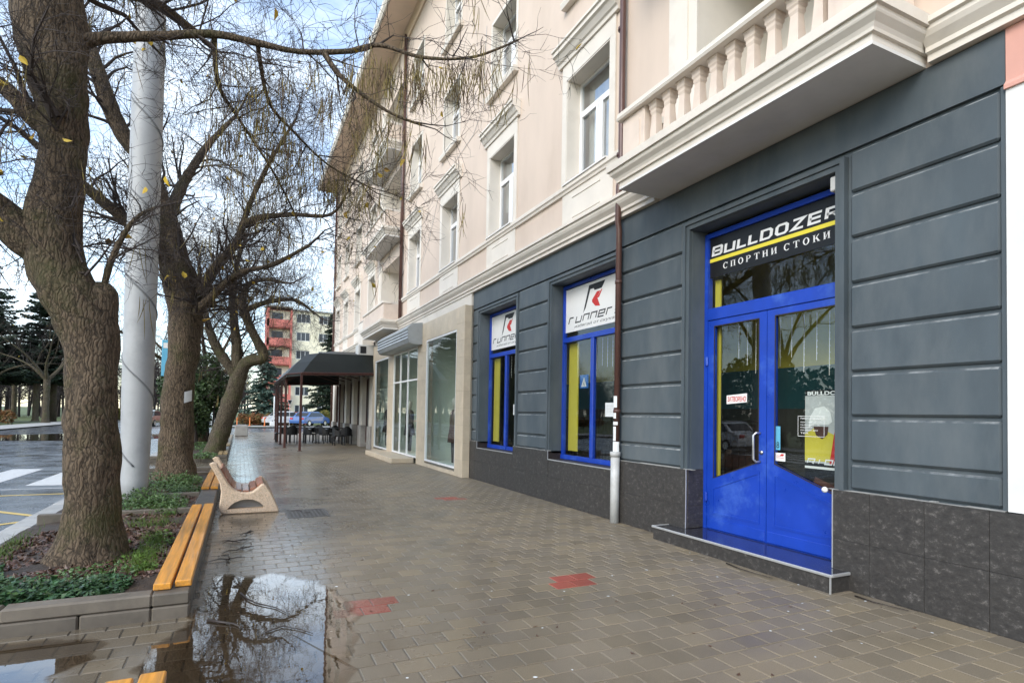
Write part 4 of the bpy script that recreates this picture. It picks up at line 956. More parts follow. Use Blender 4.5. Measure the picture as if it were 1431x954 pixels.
# ---- the two RUNNERS windows
GN = {'r': [[(0,0),(0,1),(.75,1)]], 'u': [[(0,1),(0,0),(1,0),(1,1)]], 'n': [[(0,0),(0,1),(1,1),(1,0)]], 'e': [[(1,0),(0,0),(0,1),(1,1),(1,.48),(.1,.48)]], 's': [[(1,1),(0,1),(0,.5),(1,.5),(1,0),(0,0)]]}
def runners_window(y0, y1, z0, z1):
    w = empty('shop_window'); w.parent = bld; w.location = -bld_off
    y0 += .008; y1 -= .008; ymul = (y0+y1)/2 + .02
    m2 = MB(); m2.ring_x(R4(y0, y1, z0+.01, z1-.02), R4(y0+.05, y1-.05, z0+.09, z1-.075), GX-.035, GX+.03)
    m2.cbox(GX-.036, GX+.028, y0+.051, y1-.051, 2.865, 2.955, .006); m2.cbox(GX-.038, GX+.028, ymul-.045, ymul+.045, z0+.091, 2.864, .006)
    m2.cbox(GX-.05, GX-.0355, y0-.004, y1+.004, z0+.012, z0+.085, .004)
    m2.build('frame', MAT['blue'], w)
    for a, b_, p, q in ((y0+.05, ymul-.04, z0+.08, 2.87), (ymul+.04, y1-.05, z0+.08, 2.87), (y0+.05, y1-.05, 2.95, z1-.07)):
        pane(R4(a, b_, p, q), GX+.004, 'pane', 'glass', w)
    sgn = Sign2D(); sgn.poly([(0,0),(y1-y0-.1,0),(y1-y0-.1,.78),(0,.78)]); sgn.build('sign_panel', GX-.001, y1-.05, 3.05, MAT['signwhite'], w)
    L = y1-.05; s = Sign2D()
    s.poly([(.58,.28),(.66,.36),(.80,.66),(.76,.735)]).poly([(.76,.735),(1.24,.735),(1.18,.66),(.80,.66)]).poly([(.90,.66),(1.18,.66),(1.14,.62),(.93,.62)])
    s.build('logo', GX-.0025, L, 3.05, MAT['letblack'], w)
    s = Sign2D(); s.poly([(1.00,.585),(1.10,.585),(1.00,.47),(.86,.47)]).poly([(1.13,.60),(1.16,.60),(1.07,.48),(1.00,.47)]).poly([(.86,.47),(1.02,.47),(1.10,.33),(.96,.35),(.86,.43)]); s.build('logo', GX-.003, L, 3.05, MAT['letred'], w)
    for i, c in enumerate('runners'): s = Sign2D(); s.glyphs([GN[c]], .10+.235*i, .150, .235, .10, .165, .029, .45, 1.3); s.build('sign_letter', GX-.0025, L, 3.05, MAT['letblack'], w)
    s = Sign2D(); s.text('избягай от скуката', .30, .045, 1.36, .062, shear=.25); s.build('sign_lettering', GX-.0025, L, 3.05, MAT['letblack'], w)
    s = Sign2D(); s.poly([(0,0),(.285,0),(.285,.225),(0,.225)]); nt_ = s.build('paper_notice', GX-.001, ymul-.36, 1.54, MAT['paper'], w)
    s = Sign2D()
    for k in range(7): s.poly([(.03,.19-k*.024),(.03+[.2,.22,.21,.15,.22,.2,.12][k],.19-k*.024),(.03+[.2,.22,.21,.15,.22,.2,.12][k],.195-k*.024),(.03,.195-k*.024)])
    s.build('notice_print', GX-.0025, ymul-.36, 1.54, MAT['greypipe'], w)
    m2 = MB(); m2.box(GX+.09, GX+.11, y1-.34, y1-.04, z0+.16, 2.85); m2.build('yellow_board', MAT['yellow'], w)
    m2 = MB(); r5 = random.Random(int(y0*10))
    for k in range(8):
        y = y0+.2 + k*.17 + r5.uniform(-.03, .03); l = r5.uniform(.35, .75)
        m2.tube([(GX+.30, y, 2.9), (GX+.30, y+.004, 2.9-l)], .0035, 4)
        for q in range(int(l/.07)): m2.cbox(GX+.293, GX+.307, y-.006, y+.006, 2.88-q*.07-.012, 2.88-q*.07, .003)
    m2.build('string_lights', MAT['bulb'], w)
    return w
rw2 = runners_window(*W2); rw1 = runners_window(*W1)
s = Sign2D(); s.poly([(0,0),(.28,0),(.28,.24),(0,.24)]); s.build('blue_crossing_sign', GX+.12, 8.72, 2.03, MAT['trafficblue'], rw2)
s = Sign2D(); s.poly([(.05,.03),(.22,.03),(.14,.2)]); s.build('sign_triangle', GX+.1185, 8.72, 2.03, MAT['letwhite'], rw2)
s = Sign2D(); s.poly([(.10,.04),(.115,.04),(.145,.11),(.135,.115)]).poly([(.145,.10),(.175,.04),(.16,.04),(.138,.09)]).poly([(.132,.10),(.15,.10),(.148,.145),(.134,.145)]).poly([(.134,.15),(.148,.15),(.148,.167),(.134,.167)]); s.build('walking_figure', GX+.117, 8.72, 2.03, MAT['letblack'], rw2)
m2 = MB(); r5 = random.Random(2)
for k in range(11):
    y = 3.72 + k*.16 + r5.uniform(-.03, .03); l = r5.uniform(.4, .8)
    m2.tube([(GX+.32, y, 2.72), (GX+.32, y+.004, 2.72-l)], .0035, 4)
    for q in range(int(l/.07)): m2.cbox(GX+.313, GX+.327, y-.006, y+.006, 2.70-q*.07-.012, 2.70-q*.07, .003)
m2.build('string_lights', MAT['bulb'], dr)
m2 = MB(); m2.box(GX+.09, GX+.11, 5.38, 5.47, .2, 3.3); m2.build('yellow_board', MAT['yellow'], dr)
# the room behind
rm = empty('shop_interior'); rm.parent = bld; rm.location = -bld_off
a, b_, x0, x1 = 2.6, 12.9, FX+.30, FX+2.1
m2 = MB(); m2.add([(x0,a,.14),(x1,a,.14),(x1,b_,.14),(x0,b_,.14)], [(0,1,2,3)]); m2.add([(x0,a,4.2),(x1,a,4.2),(x1,b_,4.2),(x0,b_,4.2)], [(3,2,1,0)])
m2.add([(x0,a,.14),(x1,a,.14),(x1,a,4.2),(x0,a,4.2)], [(0,1,2,3)]); m2.add([(x0,b_,.14),(x1,b_,.14),(x1,b_,4.2),(x0,b_,4.2)], [(0,1,2,3)]); m2.build('room_shell', MAT['room'], rm)
m2 = MB(); m2.add([(x1,a,2.3),(x1,b_,2.3),(x1,b_,4.2),(x1,a,4.2)], [(0,1,2,3)]); m2.build('olive_wall', MAT['olive'], rm)
m2 = MB(); m2.add([(x1,a,1.7),(x1,b_,1.7),(x1,b_,2.3),(x1,a,2.3)], [(0,1,2,3)]); m2.build('teal_band', MAT['teal'], rm)
m2 = MB(); m2.add([(x1,a,.14),(x1,b_,.14),(x1,b_,1.7),(x1,a,1.7)], [(0,1,2,3)]); m2.build('dark_wall', MAT['room'], rm)
for k, y in enumerate((4.0, 6.3, 9.4, 11.2)):
    rk = MB(); rk.tube([(FX+1.7, y-.6, 1.5), (FX+1.7, y+.6, 1.5)], .015, 6); rk.tube([(FX+1.7, y-.6, .14), (FX+1.7, y-.6, 1.5)], .015, 6); rk.tube([(FX+1.7, y+.6, .14), (FX+1.7, y+.6, 1.5)], .015, 6)
    for q in range(9):
        yy = y-.5+q*.125; rk.prism_x([(yy-.03,1.46),(yy+.03,1.46),(yy+.05,1.1),(yy+.05,.6),(yy-.05,.6),(yy-.05,1.1)], FX+1.48, FX+1.92)
    rk.build('clothes_rail', MAT['cloth'], rm)

# ---- white shopfront at the near end
wf = empty('white_shopfront'); wf.parent = bld; wf.location = -bld_off
m2 = MB(); m2.box(FX-.02, FX+.06, 1.25, 2.225, .905, 4.05); m2.box(FX-.03, FX+.06, -.9, -.6, .905, 4.05); m2.box(FX-.02, FX+.06, -.598, 1.248, 3.6, 4.05); m2.build('white_panel', MAT['white'], wf)
m2 = MB(); m2.ring_x(R4(-.6, 1.25, .905, 3.6), R4(-.5, 1.15, 1.0, 3.5), FX, FX+.06); m2.build('frame', MAT['pvc'], wf)
pane(R4(-.5, 1.15, 1.0, 3.5), FX+.03, 'pane', 'glass', wf)
m2 = MB(); m2.box(FX-.012, FX+.05, BY0, 2.228, 4.055, 4.487); m2.box(FX-.008, FX+.05, BY0, -.902, .9, 4.05); m2.build('salmon_band', MAT['salmon'], wf)
m2 = MB(); m2.prism_y([(FX-.04, 4.02), (FX-.04, 4.05), (FX-.013, 4.085), (FX-.013, 4.02)], BY0, 2.229); m2.build('band_ledge', MAT['salmon'], wf)

# ---- beige tiled boutique
BX = 4.87
bt = empty('boutique_front'); bt.parent = bld; bt.location = -bld_off
WA = (13.55, 16.15, .10, 3.66); DB = (17.0, 20.1, .0, 3.58); WC = (20.86, 23.15, .10, 3.58)
m2 = MB(); wall_holes(m2, BX+.012, 13.005, 23.5, 0, 4.19, [WA, DB, WC], .2)
m2.add([(BX+.012,13.005,0),(FX,13.005,0),(FX,13.005,4.19),(BX+.012,13.005,4.19)], [(0,1,2,3)]); m2.add([(BX+.012,13.005,4.19),(FX,13.005,4.19),(FX,23.5,4.19),(BX+.012,23.5,4.19)], [(0,1,2,3)])
m2.add([(BX+.012,23.5,0),(FX,23.5,0),(FX,23.5,4.19),(BX+.012,23.5,4.19)], [(3,2,1,0)])
m2.build('tile_bed', MAT['grout'], bt)
m2 = MB(); m2.box(FX-.05, FX+.05, 13.005, 23.48, 4.195, 4.486); m2.build('white_band', MAT['cream'], bt)
def tiles_rect(y0, y1, z0, z1, tw=.62, th=.41):
    ny = max(1, round((y1-y0)/tw)); nz_ = max(1, round((z1-z0)/th))
    for i in range(ny):
        for j in range(nz_):
            a, b_ = y0 + (y1-y0)*i/ny, y0 + (y1-y0)*(i+1)/ny; c, d = z0 + (z1-z0)*j/nz_, z0 + (z1-z0)*(j+1)/nz_
            m2 = MB(); m2.cbox(BX, BX+.018, a+.002, b_-.002, c+.002, d-.002, .002); m2.build('beige_tile', MAT['beige'], bt)
tiles_rect(13.005, WA[0], 0, 4.19); tiles_rect(WA[1], DB[0], 0, 4.19); tiles_rect(DB[1], WC[0], 0, 4.19); tiles_rect(WC[1], 23.5, 0, 4.19)
tiles_rect(WA[0], WA[1], WA[3], 4.19); tiles_rect(DB[0], DB[1], DB[3], 4.19); tiles_rect(WC[0], WC[1], WC[3], 4.19)
for h in (WA, WC): tiles_rect(h[0], h[1], 0, h[2])
for j in range(10):
    m2 = MB(); m2.cbox(BX+.003, FX-.04, 12.988, 13.003, .419*j+.002, .419*(j+1)-.002, .002); m2.build('beige_tile', MAT['beige'], bt)
for h in (WA, WC, DB):
    y0, y1, z0, z1 = h; z0 = max(z0, .165)
    m2 = MB(); m2.ring_x(R4(y0+.002, y1-.002, z0, z1-.002), R4(y0+.05, y1-.05, z0+.05, z1-.05), BX+.01, BX+.07)
    if h is DB:
        for yy in (18.2, 19.15): m2.box(BX+.015, BX+.06, yy-.03, yy+.03, z0+.051, z1-.051)
        m2.box(BX+.016, BX+.06, y0+.051, y1-.051, 2.55, 2.6)
    m2.build('white_frame', MAT['pvc'], bt)
    pane(R4(y0+.05, y1-.05, z0+.05, z1-.05), BX+.04, 'pane', 'glass_b', bt)
m2 = MB()
prof = [(BX-.002, 4.24), (BX-.30, 4.20), (BX-.46, 4.06)] + [q for k in range(4) for q in ((BX-.46-.0, 4.02-k*.09), (BX-.435, 3.98-k*.09))] + [(BX-.40, 3.62), (BX-.30, 3.585), (BX-.002, 3.585)]
m2.prism_y(prof, 16.55, 20.65); m2.build('roller_shutter_box', MAT['shutter'], bt)
m2 = MB(); m2.cbox(4.16, BX-.002, 17.2, 21.1, 0.0, .16, .015); m2.build('marble_step', MAT['beige'], bt)
a, b_, x0, x1 = 13.2, 23.4, BX+.22, BX+1.5
m2 = MB(); m2.add([(x0,a,.14),(x1,a,.14),(x1,b_,.14),(x0,b_,.14)], [(0,1,2,3)]); m2.add([(x0,a,4.1),(x1,a,4.1),(x1,b_,4.1),(x0,b_,4.1)], [(3,2,1,0)])
for yy in (a, 16.6, 20.5, b_): m2.add([(x0,yy,.14),(x1,yy,.14),(x1,yy,4.1),(x0,yy,4.1)], [(0,1,2,3)])
m2.add([(x1,a,.14),(x1,b_,.14),(x1,b_,4.1),(x1,a,4.1)], [(0,1,2,3)]); m2.build('boutique_interior', MAT['room_light'], bt)

# ---- cafe end of the ground floor
cf = empty('cafe_front'); cf.parent = bld; cf.location = -bld_off
m2 = MB(); m2.box(FX+.03, FX+.2, 23.502, BY1-.002, 0, 4.488); m2.build('cafe_wall', MAT['greymarble'], cf)
y = 23.75; k = 0
while y < 35.9:
    m2 = MB(); m2.cbox(FX-.20, FX+.029, y, y+.55, .95, 4.3, .01); m2.build('pilaster', MAT['cream'], cf)
    m2 = MB(); m2.cbox(FX-.26, FX+.029, y-.06, y+.61, 0, .948, .012); m2.build('pilaster_base', MAT['greymarble'], cf)
    if y + 2.3 < 36:
        for j in range(8):
            for i in range(2):
                m2 = MB(); m2.cbox(FX-.02, FX+.028, y+.62+i*.24, y+.85+i*.24, .96+j*.41, 1.36+j*.41, .004); m2.build('red_tile', MAT['brick'], cf)
        m2 = MB(); m2.ring_x(R4(y+1.12, y+1.98, .2, 3.0), R4(y+1.19, y+1.91, .27, 2.93), FX-.03, FX+.028); m2.build('dark_frame', MAT['rustmetal'], cf)
        m2 = MB(); m2.box(FX-.002, FX+.004, y+1.19, y+1.91, .27, 2.93); m2.build('pane', MAT['aptglass'], cf)
    y += 2.06; k += 1
# ------------------------------------------------------------------ planters and their benches
def planter(y0, y1, label, side_only=False):
    p = empty('planter', (-0.42, y0, 0)); tag(p, label, 'planter', 'planters along the kerb')
    ox, oy = -0.42, y0
    def blk(a, b, c, d, z0, z1, mat='kblock', nm='kerb_block'):
        m = MB(); m.cbox(a-ox, b-ox, c-oy, d-oy, z0, z1, .012); return m.build(nm, MAT[mat], p)
    L = y1 - y0 - .30; n = max(1, round(L/1.0))
    for k in range(n):
        a, b = y0 + .15 + L*k/n, y0 + .15 + L*(k+1)/n
        blk(-.545, -.302, a+.003, b-.003, .096, .19, 'kdark'); blk(-.53, -.298, a+.003, b-.003, -.02, .093, 'kdark')
    for ya, yb in ((y0, y0+.147), (y1-.147, y1)):
        for k in range(4):
            a, b = -2.28 + k*.435, -2.28 + (k+1)*.435
            if k % 2 == 0: blk(a+.003, a+.867, ya, yb, .096, .19)
            if k % 2 == 1 or k == 0:
                blk(a+.003 if k else a+.003, min(a+.867, -.545) if k else a+.43, ya, yb, -.02, .093)
        blk(-.542, -.299, ya, yb, .096, .19)
        blk(-.542, -.299, ya, yb, -.02, .093)
    # soil, lumpy
    nx, ny = 20, max(6, int((y1-y0)/.12)); V = []
    for j in range(ny+1):
        for i in range(nx+1):
            x = -2.28 + 1.74*i/nx; y = y0+.1 + (y1-y0-.2)*j/ny
            z = .115 + .05*mnoise.noise(Vector((x*1.5, y*1.5, 3))) + .02*mnoise.noise(Vector((x*7, y*7, 5)))
            z -= .07*max(0, (-1.9 - x)/.4)
            V.append((x-ox, y-oy, z))
    F = [(j*(nx+1)+i, j*(nx+1)+i+1, (j+1)*(nx+1)+i+1, (j+1)*(nx+1)+i) for j in range(ny) for i in range(nx)]
    link('soil', mesh_np('soil', V, F, MAT['soil'], True), p)
    return p
pl0 = planter(-3.0, 3.30, 'nearest concrete block planter, only its bench end showing at the bottom edge')
pl1 = planter(4.92, 15.3, 'concrete block planter holding the thick front tree and the pale pole')
pl2 = planter(19.0, 35.6, 'concrete block planter holding the leaning tree beyond the concrete bench')
for y in (9.15, 10.8, 14.2):
    m = MB(); m.cbox(-1.85, -.134, y-.05-4.92, y+.05-4.92, .03, .178, .01); m.v = [(a, b, c) for a, b, c in m.v]; m.build('divider_kerb', MAT['kblock'], pl1)

def plank_seat(y0, y1, label, mat='plank'):
    s = empty('plank_seat', (-.42, y0, .19)); tag(s, label, 'bench', 'plank seats on the planter edges')
    for k, (a, b) in enumerate(((-.125, -.008), (.012, .125))):
        d = rnd.uniform(-.03, .03); m = MB(); m.cbox(a, b, 0+d, y1-y0+d, .004, .054, .007); o = m.build('plank', MAT[mat], s); o.rotation_euler[2] = rnd.uniform(-.003, .003)
    for t in (.25, .5, .75):
        m = MB(); m.box(-.10, .10, (y1-y0)*t-.03, (y1-y0)*t+.03, 0.0005, .0038); m.build('batten', MAT['iron'], s)
    return s
plank_seat(.4, 3.34, 'orange plank seat whose end just shows at the bottom edge of the picture')
plank_seat(5.02, 8.98, 'long orange plank seat in front of the thick tree')
plank_seat(10.95, 14.1, 'orange plank seat running behind the concrete bench')
plank_seat(19.15, 20.85, 'short weathered plank seat beside the leaning tree', 'plank_old')
plank_seat(23.7, 33.0, 'long weathered plank seat past the leaning tree', 'plank_old')

# precast bench
cb = empty('concrete_bench', (0.1, 10.05, 0)); tag(cb, 'pale washed concrete bench with red brown slats facing the shops', 'bench')
prof = [(-.38,.745),(-.335,.77),(-.285,.755),(-.245,.68),(-.19,.57),(-.14,.48),(-.08,.40),(-.02,.345),(.05,.315),(.14,.305),(.21,.32),(.28,.375),(.33,.425),(.365,.43),(.40,.40),(.46,.31),(.52,.19),(.57,.07),(.585,.02),(.575,0.0),(-.17,0.0),(-.225,.035),(-.238,.10),(-.225,.22),(-.215,.33),(-.235,.45),(-.28,.56),(-.335,.66)]
arch = [(-.13,.075),(-.09,.125),(-.03,.175),(.05,.205),(.14,.215),(.23,.20),(.31,.16),(.37,.10),(.36,.075),(.12,.075)]
def cheek(y0, y1, outer):
    m = MB(); n = len(prof); cxp = sum(p[0] for p in prof)/n; czp = sum(p[1] for p in prof)/n
    rows = []
    for (y, s) in ((y0, .016), (y0+.018, 0), (y1-.018, 0), (y1, .016)):
        ring = []
        for i, (x, z) in enumerate(prof):
            a = Vector(prof[i-1]); c = Vector(prof[(i+1) % n]); t = (c-a).normalized(); nn = Vector((t.y, -t.x)); 
            if nn.dot(Vector((x-cxp, z-czp))) < 0 and abs(x) > 9: nn = -nn
            q = Vector((x, z)) - nn*(-s)
            ring.append((q.x-.1, y-10.05, max(0, q.y)))
        rows.append(ring)
    vs = [p for r in rows for p in r]
    fs = [(k*n+i, k*n+(i+1) % n, (k+1)*n+(i+1) % n, (k+1)*n+i) for k in range(3) for i in range(n)]
    fs += [tuple(range(n))[::-1], tuple(range(3*n, 4*n))]
    m.add(vs, fs); o = m.build('end_slab', MAT['terrazzo'], cb)
    return o
def arch_recess(y, s):
    m = MB(); n = len(arch)
    big = [(x + (x-.11)*.10, z + (z-.13)*.12) for x, z in arch]
    vs = [(x-.1, y-10.05, z) for x, z in big] + [(x-.1, y-10.05+s*.012, z) for x, z in big]
    return vs
for y0, y1, so in ((9.45, 9.60, -1), (10.52, 10.67, 1)):
    o = cheek(y0, y1, so)
    # the arched opening is cut through the slab
    cm = MB(); cm.prism_y([(x-.1, z) for x, z in arch], y0-10.05-.05, y1-10.05+.05); cut = cm.build('arch_cut', MAT['terrazzo'], cb)
    bo = o.modifiers.new('arch', 'BOOLEAN'); bo.operation = 'DIFFERENCE'; bo.object = cut; bo.solver = 'EXACT'
    dg = bpy.context.evaluated_depsgraph_get(); dg.update(); me = bpy.data.meshes.new_from_object(o.evaluated_get(dg)); o.modifiers.clear(); o.data = me
    if not me.materials: me.materials.append(MAT['terrazzo'])
    bpy.data.objects.remove(cut)
bk = MB(); bk.box(-.24, .30, 9.602-10.05, 10.518-10.05, 0.0, .27); bk.build('recess_shade_core', MAT['concrete'], cb)  # block added inside the bench, greyer than the ends to darken the arch recess
for k in range(4):                                                     # back slats
    t0 = .10 + k*.235; a = Vector((-.245, .70)).lerp(Vector((-.05, .36)), t0); d = (Vector((-.05, .36)) - Vector((-.245, .70))).normalized(); nn = Vector((d.y, -d.x))
    q = [a - nn*.012, a + d*.085 - nn*.012, a + d*.085 + nn*.018, a + nn*.018]
    m = MB(); m.prism_y([(p.x-.1, p.y) for p in q], 9.603-10.05, 10.517-10.05); m.build('back_slat', MAT['slat'], cb)
for k, (x, z) in enumerate(((.015, .325), (.115, .312), (.215, .345), (.31, .405))):
    sl = (.0, .0, .35, .45)[k]; m = MB(); m.prism_y([(x-.042-.1, z-.015-.042*sl), (x+.042-.1, z-.015+.042*sl), (x+.042-.1, z+.018+.042*sl), (x-.042-.1, z+.018-.042*sl)], 9.603-10.05, 10.517-10.05); m.build('seat_slat', MAT['slat'], cb)

# ------------------------------------------------------------------ lamp pole
po = empty('pole', (-1.45, 10.6, 0.1)); tag(po, 'thick pale grey pole wound with a spiral wire between two trees', 'pole')
m = MB(); m.lathe([(.188, 0), (.188, .3), (.212, 1.5), (.22, 3.4), (.218, 6.0), (.208, 9.2), (.20, 11.4), (.08, 11.5)], 0, 0, 28); m.build('shaft', MAT['pole'], po, True)
m = MB(); pts = []
for i in range(210):
    z = .55 + i*.05; rr = np.interp(z, [0, .3, 1.5, 3.4, 6, 9.2, 11.4], [.188, .188, .212, .22, .218, .208, .20]) + .003; a = -z*4.6 + 1.0
    pts.append((rr*math.cos(a), rr*math.sin(a), z))
m.tube(pts, .014, 5); m.build('spiral_wire', MAT['seam'], po, True)

# ------------------------------------------------------------------ trees
def trunk_mesh(chains, seed, nseg=26, rings_per=9, ridge=.035):
    """knobbly bark surface swept along each chain of (x,y,z,r)"""
    Vs = []; Fs = []; base = 0
    for ch in chains:
        P = np.array([c[:3] for c in ch]); R_ = np.array([c[3] for c in ch]); n = len(P)
        # Catmull-Rom resample
        pts = []; rad = []
        for i in range(n-1):
            p0, p1, p2, p3 = P[max(i-1, 0)], P[i], P[i+1], P[min(i+2, n-1)]
            L = np.linalg.norm(p2-p1); k = max(3, int(L/.055))
            for s in range(k):
                t = s/k; pts.append(.5*((2*p1)+(p2-p0)*t+(2*p0-5*p1+4*p2-p3)*t*t+(3*p1-p0-3*p2+p3)*t**3)); rad.append(R_[i]*(1-t)+R_[i+1]*t)
        pts.append(P[-1]); rad.append(R_[-1]); pts = np.array(pts); rad = np.array(rad)
        ns = nseg if R_.max() > .15 else (14 if R_.max() > .06 else 8)
        ref = np.array([1.0, 0, 0]); N = len(pts); V = np.zeros((N, ns, 3))
        for i in range(N):
            t = pts[min(i+1, N-1)] - pts[max(i-1, 0)]; t /= np.linalg.norm(t)+1e-9
            a = ref - t*ref.dot(t); a /= np.linalg.norm(a)+1e-9; ref = a; b = np.cross(t, a)
            for k in range(ns):
                th = 2*math.pi*k/ns; dv = a*math.cos(th)+b*math.sin(th); r = rad[i]; p = pts[i]
                q = p + dv*r
                w = .16*mnoise.noise(Vector((q[0]*2.2, q[1]*2.2, q[2]*1.6+seed))) + .10*mnoise.noise(Vector((q[0]*6, q[1]*6, q[2]*4+seed)))
                rd = ridge/max(r, .12)*abs(mnoise.noise(Vector((q[0]*17, q[1]*17, q[2]*3.2+seed))))*.9
                fl = 0.0
                if p[2] < .75 and r > .2: fl = (.75-p[2])*.28*max(0, mnoise.noise(Vector((math.cos(th)*1.8, math.sin(th)*1.8, seed))))
                V[i, k] = p + dv*r*(1+w+rd+fl)
        Vs.append(V.reshape(-1, 3))
        i = np.arange(N-1)[:, None]*ns; j = np.arange(ns)[None]; j2 = (j+1) % ns
        Fs.append(np.stack([i+j, i+j2, i+ns+j2, i+ns+j], axis=-1).reshape(-1, 4) + base); base += N*ns
    return np.concatenate(Vs), np.concatenate(Fs)

def unit(v): return v/(np.linalg.norm(v)+1e-9)
def grow(polys, tips, p, d, L, r, lvl, rng, spec):
    """gnarled branching: spec[lvl] = (children per metre, child length range, wander, up)"""
    cpm, cl, wander, up = spec[lvl]
    seg = .16 if lvl > 1 else .22; n = max(3, min(12, int(L/seg)))
    pts = [p]; rr = [r]; cur = p.copy(); dd = d.copy()
    for i in range(n):
        dd = unit(dd + rng.normal(size=3)*wander + np.array([0, 0, up])); cur = cur + dd*(L/n); pts.append(cur); rr.append(r*(1-.72*(i+1)/n))
    polys.append((np.array(pts), np.array(rr)))
    if lvl+1 < len(spec):
        k = rng.poisson(cpm*L)
        for _ in range(k):
            t = rng.uniform(.18, 1.0); i = min(n-1, int(t*n)); f_ = t*n-i
            q = pts[i]*(1-f_) + pts[i+1]*f_; base = unit(pts[i+1]-pts[i]); s = unit(np.cross(base, rng.normal(size=3)))
            ang = rng.uniform(.5, 1.25); nd_ = unit(base*math.cos(ang)+s*math.sin(ang))
            grow(polys, tips, q, nd_, rng.uniform(*cl)*(1.15-.45*t), max(.0028, rr[i]*rng.uniform(.36, .56)), lvl+1, rng, spec)
    else: tips.append((pts[-1], dd))
    if lvl >= len(spec)-2: tips.append((pts[-1], dd))

def pods_mesh(anchors, rng, lo=.22, hi=.46, per=(2, 6)):
    polys = []
    for a in anchors:
        for _ in range(rng.integers(*per)):
            L = rng.uniform(lo, hi); sw = rng.normal(size=2)*.045; st = np.array(a) + np.append(rng.normal(size=2)*.035, -rng.uniform(0, .05))
            t = np.linspace(0, 1, 5)[:, None]
            pt = st + np.concatenate([sw[None]*t + rng.normal(size=2)[None]*.05*t*t*L/.4, -L*t], axis=1)
            polys.append((pt, np.array([.0018, .004, .0045, .004, .0012])))
    return tubes(polys, 3)

def tree(name, loc, label, chains, limbs, seed, spec, mat='bark', group='catalpa trees along the kerb', pods=120, leaves=60, pod_extra=(), sides=4, crown_seeds=None, cat='tree'):
    """chains: traced trunk and boughs; limbs: (chain, density) that carry branches"""
    rng = np.random.default_rng(seed); t = empty(name, loc); tag(t, label, cat, group); O = np.array(loc)
    V, F = trunk_mesh(chains, seed); link('trunk', mesh_np('trunk', V-O, F, MAT[mat], True), t)
    polys = []; tips = []
    for ch, dens, ln in limbs:
        P = np.array([c[:3] for c in ch]); R_ = np.array([c[3] for c in ch])
        seg = np.linalg.norm(np.diff(P, axis=0), axis=1); tot = seg.sum(); k = int(tot*dens)
        cum = np.concatenate([[0], np.cumsum(seg)])
        for _ in range(k):
            s = rng.uniform(.05, 1)*tot; i = min(len(seg)-1, np.searchsorted(cum, s)-1); f_ = (s-cum[i])/seg[i]
            q = P[i]*(1-f_)+P[i+1]*f_; base = unit(P[i+1]-P[i]); sd = unit(np.cross(base, rng.normal(size=3)))
            ang = rng.uniform(.6, 1.3); d = unit(base*math.cos(ang)+sd*math.sin(ang)+np.array([0, 0, .25]))
            grow(polys, tips, q, d, rng.uniform(*ln), max(.011, min(.034, (R_[i]*(1-f_)+R_[i+1]*f_)*.3)), 0, rng, spec)
        e = unit(P[-1]-P[-2]); grow(polys, tips, P[-1], e, rng.uniform(*ln), R_[-1]*.95, 0, rng, spec)
    thick = [p for p in polys if p[1][0] > .016]; thin = [p for p in polys if p[1][0] <= .016]
    if thick: V, F = tubes(thick, 7); tag(link('branches', mesh_np('branches', V-O, F, MAT['twig'], True), t), kind='stuff')
    V, F = tubes(thin, 3); tag(link('twigs', mesh_np('twigs', V-O, F, MAT['twig'], True), t), kind='stuff')
    tp = np.array([a for a, _ in tips])
    anchors = list(tp[rng.choice(len(tp), min(pods, len(tp)), replace=False)]) + list(pod_extra)
    if anchors and pods: V, F = pods_mesh(anchors, rng); tag(link('seed_pods', mesh_np('seed_pods', V-O, F, MAT['pod'], True), t), kind='stuff')
    if leaves:
        C = tp[rng.choice(len(tp), leaves)] + rng.normal(size=(leaves, 3))*.04 - np.array([0, 0, .05]); s = rng.uniform(.028, .05, (leaves, 1))
        U = rand_dirs(leaves, rng)*s; W = np.cross(U, rand_dirs(leaves, rng)); W = W/(np.linalg.norm(W, axis=1, keepdims=True)+1e-9)*s*.8
        V, F = leaves6(C, U, W); tag(link('last_leaves', mesh_np('last_leaves', V-O, F, MAT['leaf_y']), t), kind='stuff')
    return t
SPEC = [(5.2, (.5, 1.15), .20, .02), (7.0, (.28, .7), .26, .01), (6.0, (.14, .36), .28, -.01), (0, (0, 0), .3, -.03)]

# front tree
T1 = [(-1.27,6.75,0.08,0.336),(-1.26,6.75,0.37,0.248),(-1.26,6.75,0.64,0.220),(-1.28,6.75,1.33,0.206),(-1.31,6.75,2.02,0.212),(-1.36,6.75,2.33,0.240),(-1.5,6.75,2.63,0.236),(-1.61,6.75,2.89,0.228),(-1.66,6.76,3.23,0.224),(-1.61,6.77,3.72,0.188),(-1.6,6.77,4.07,0.188),(-1.63,6.76,4.52,0.224),(-1.7,6.75,4.94,0.264),(-1.76,6.75,5.35,0.288),(-1.8,6.75,5.7,0.240)]
T1b = [(-1.34,6.75,2.15,0.216),(-1.26,6.74,2.5,0.149),(-1.25,6.74,2.68,0.126),(-1.25,6.74,2.76,0.054)]
T1L = [(-1.60,6.76,3.02,.20),(-1.85,6.75,3.13,.17),(-2.02,6.72,3.32,.13),(-2.25,6.6,3.50,.11),(-2.7,6.4,3.9,.08),(-3.2,6.2,4.5,.05)]
T1M = [(-1.62,6.77,4.15,.12),(-1.86,6.75,4.28,.085),(-2.05,6.8,4.5,.07),(-2.5,6.9,4.8,.05),(-3.1,7.0,5.3,.035)]
T1A = [(-1.55,6.75,5.05,0.079),(-1.3,6.72,5.16,0.050),(-0.78,6.6,5.27,0.038),(-0.34,6.5,5.36,0.034),(0.06,6.4,5.33,0.032),(0.47,6.3,5.3,0.028),(0.96,6.2,5.39,0.025)]
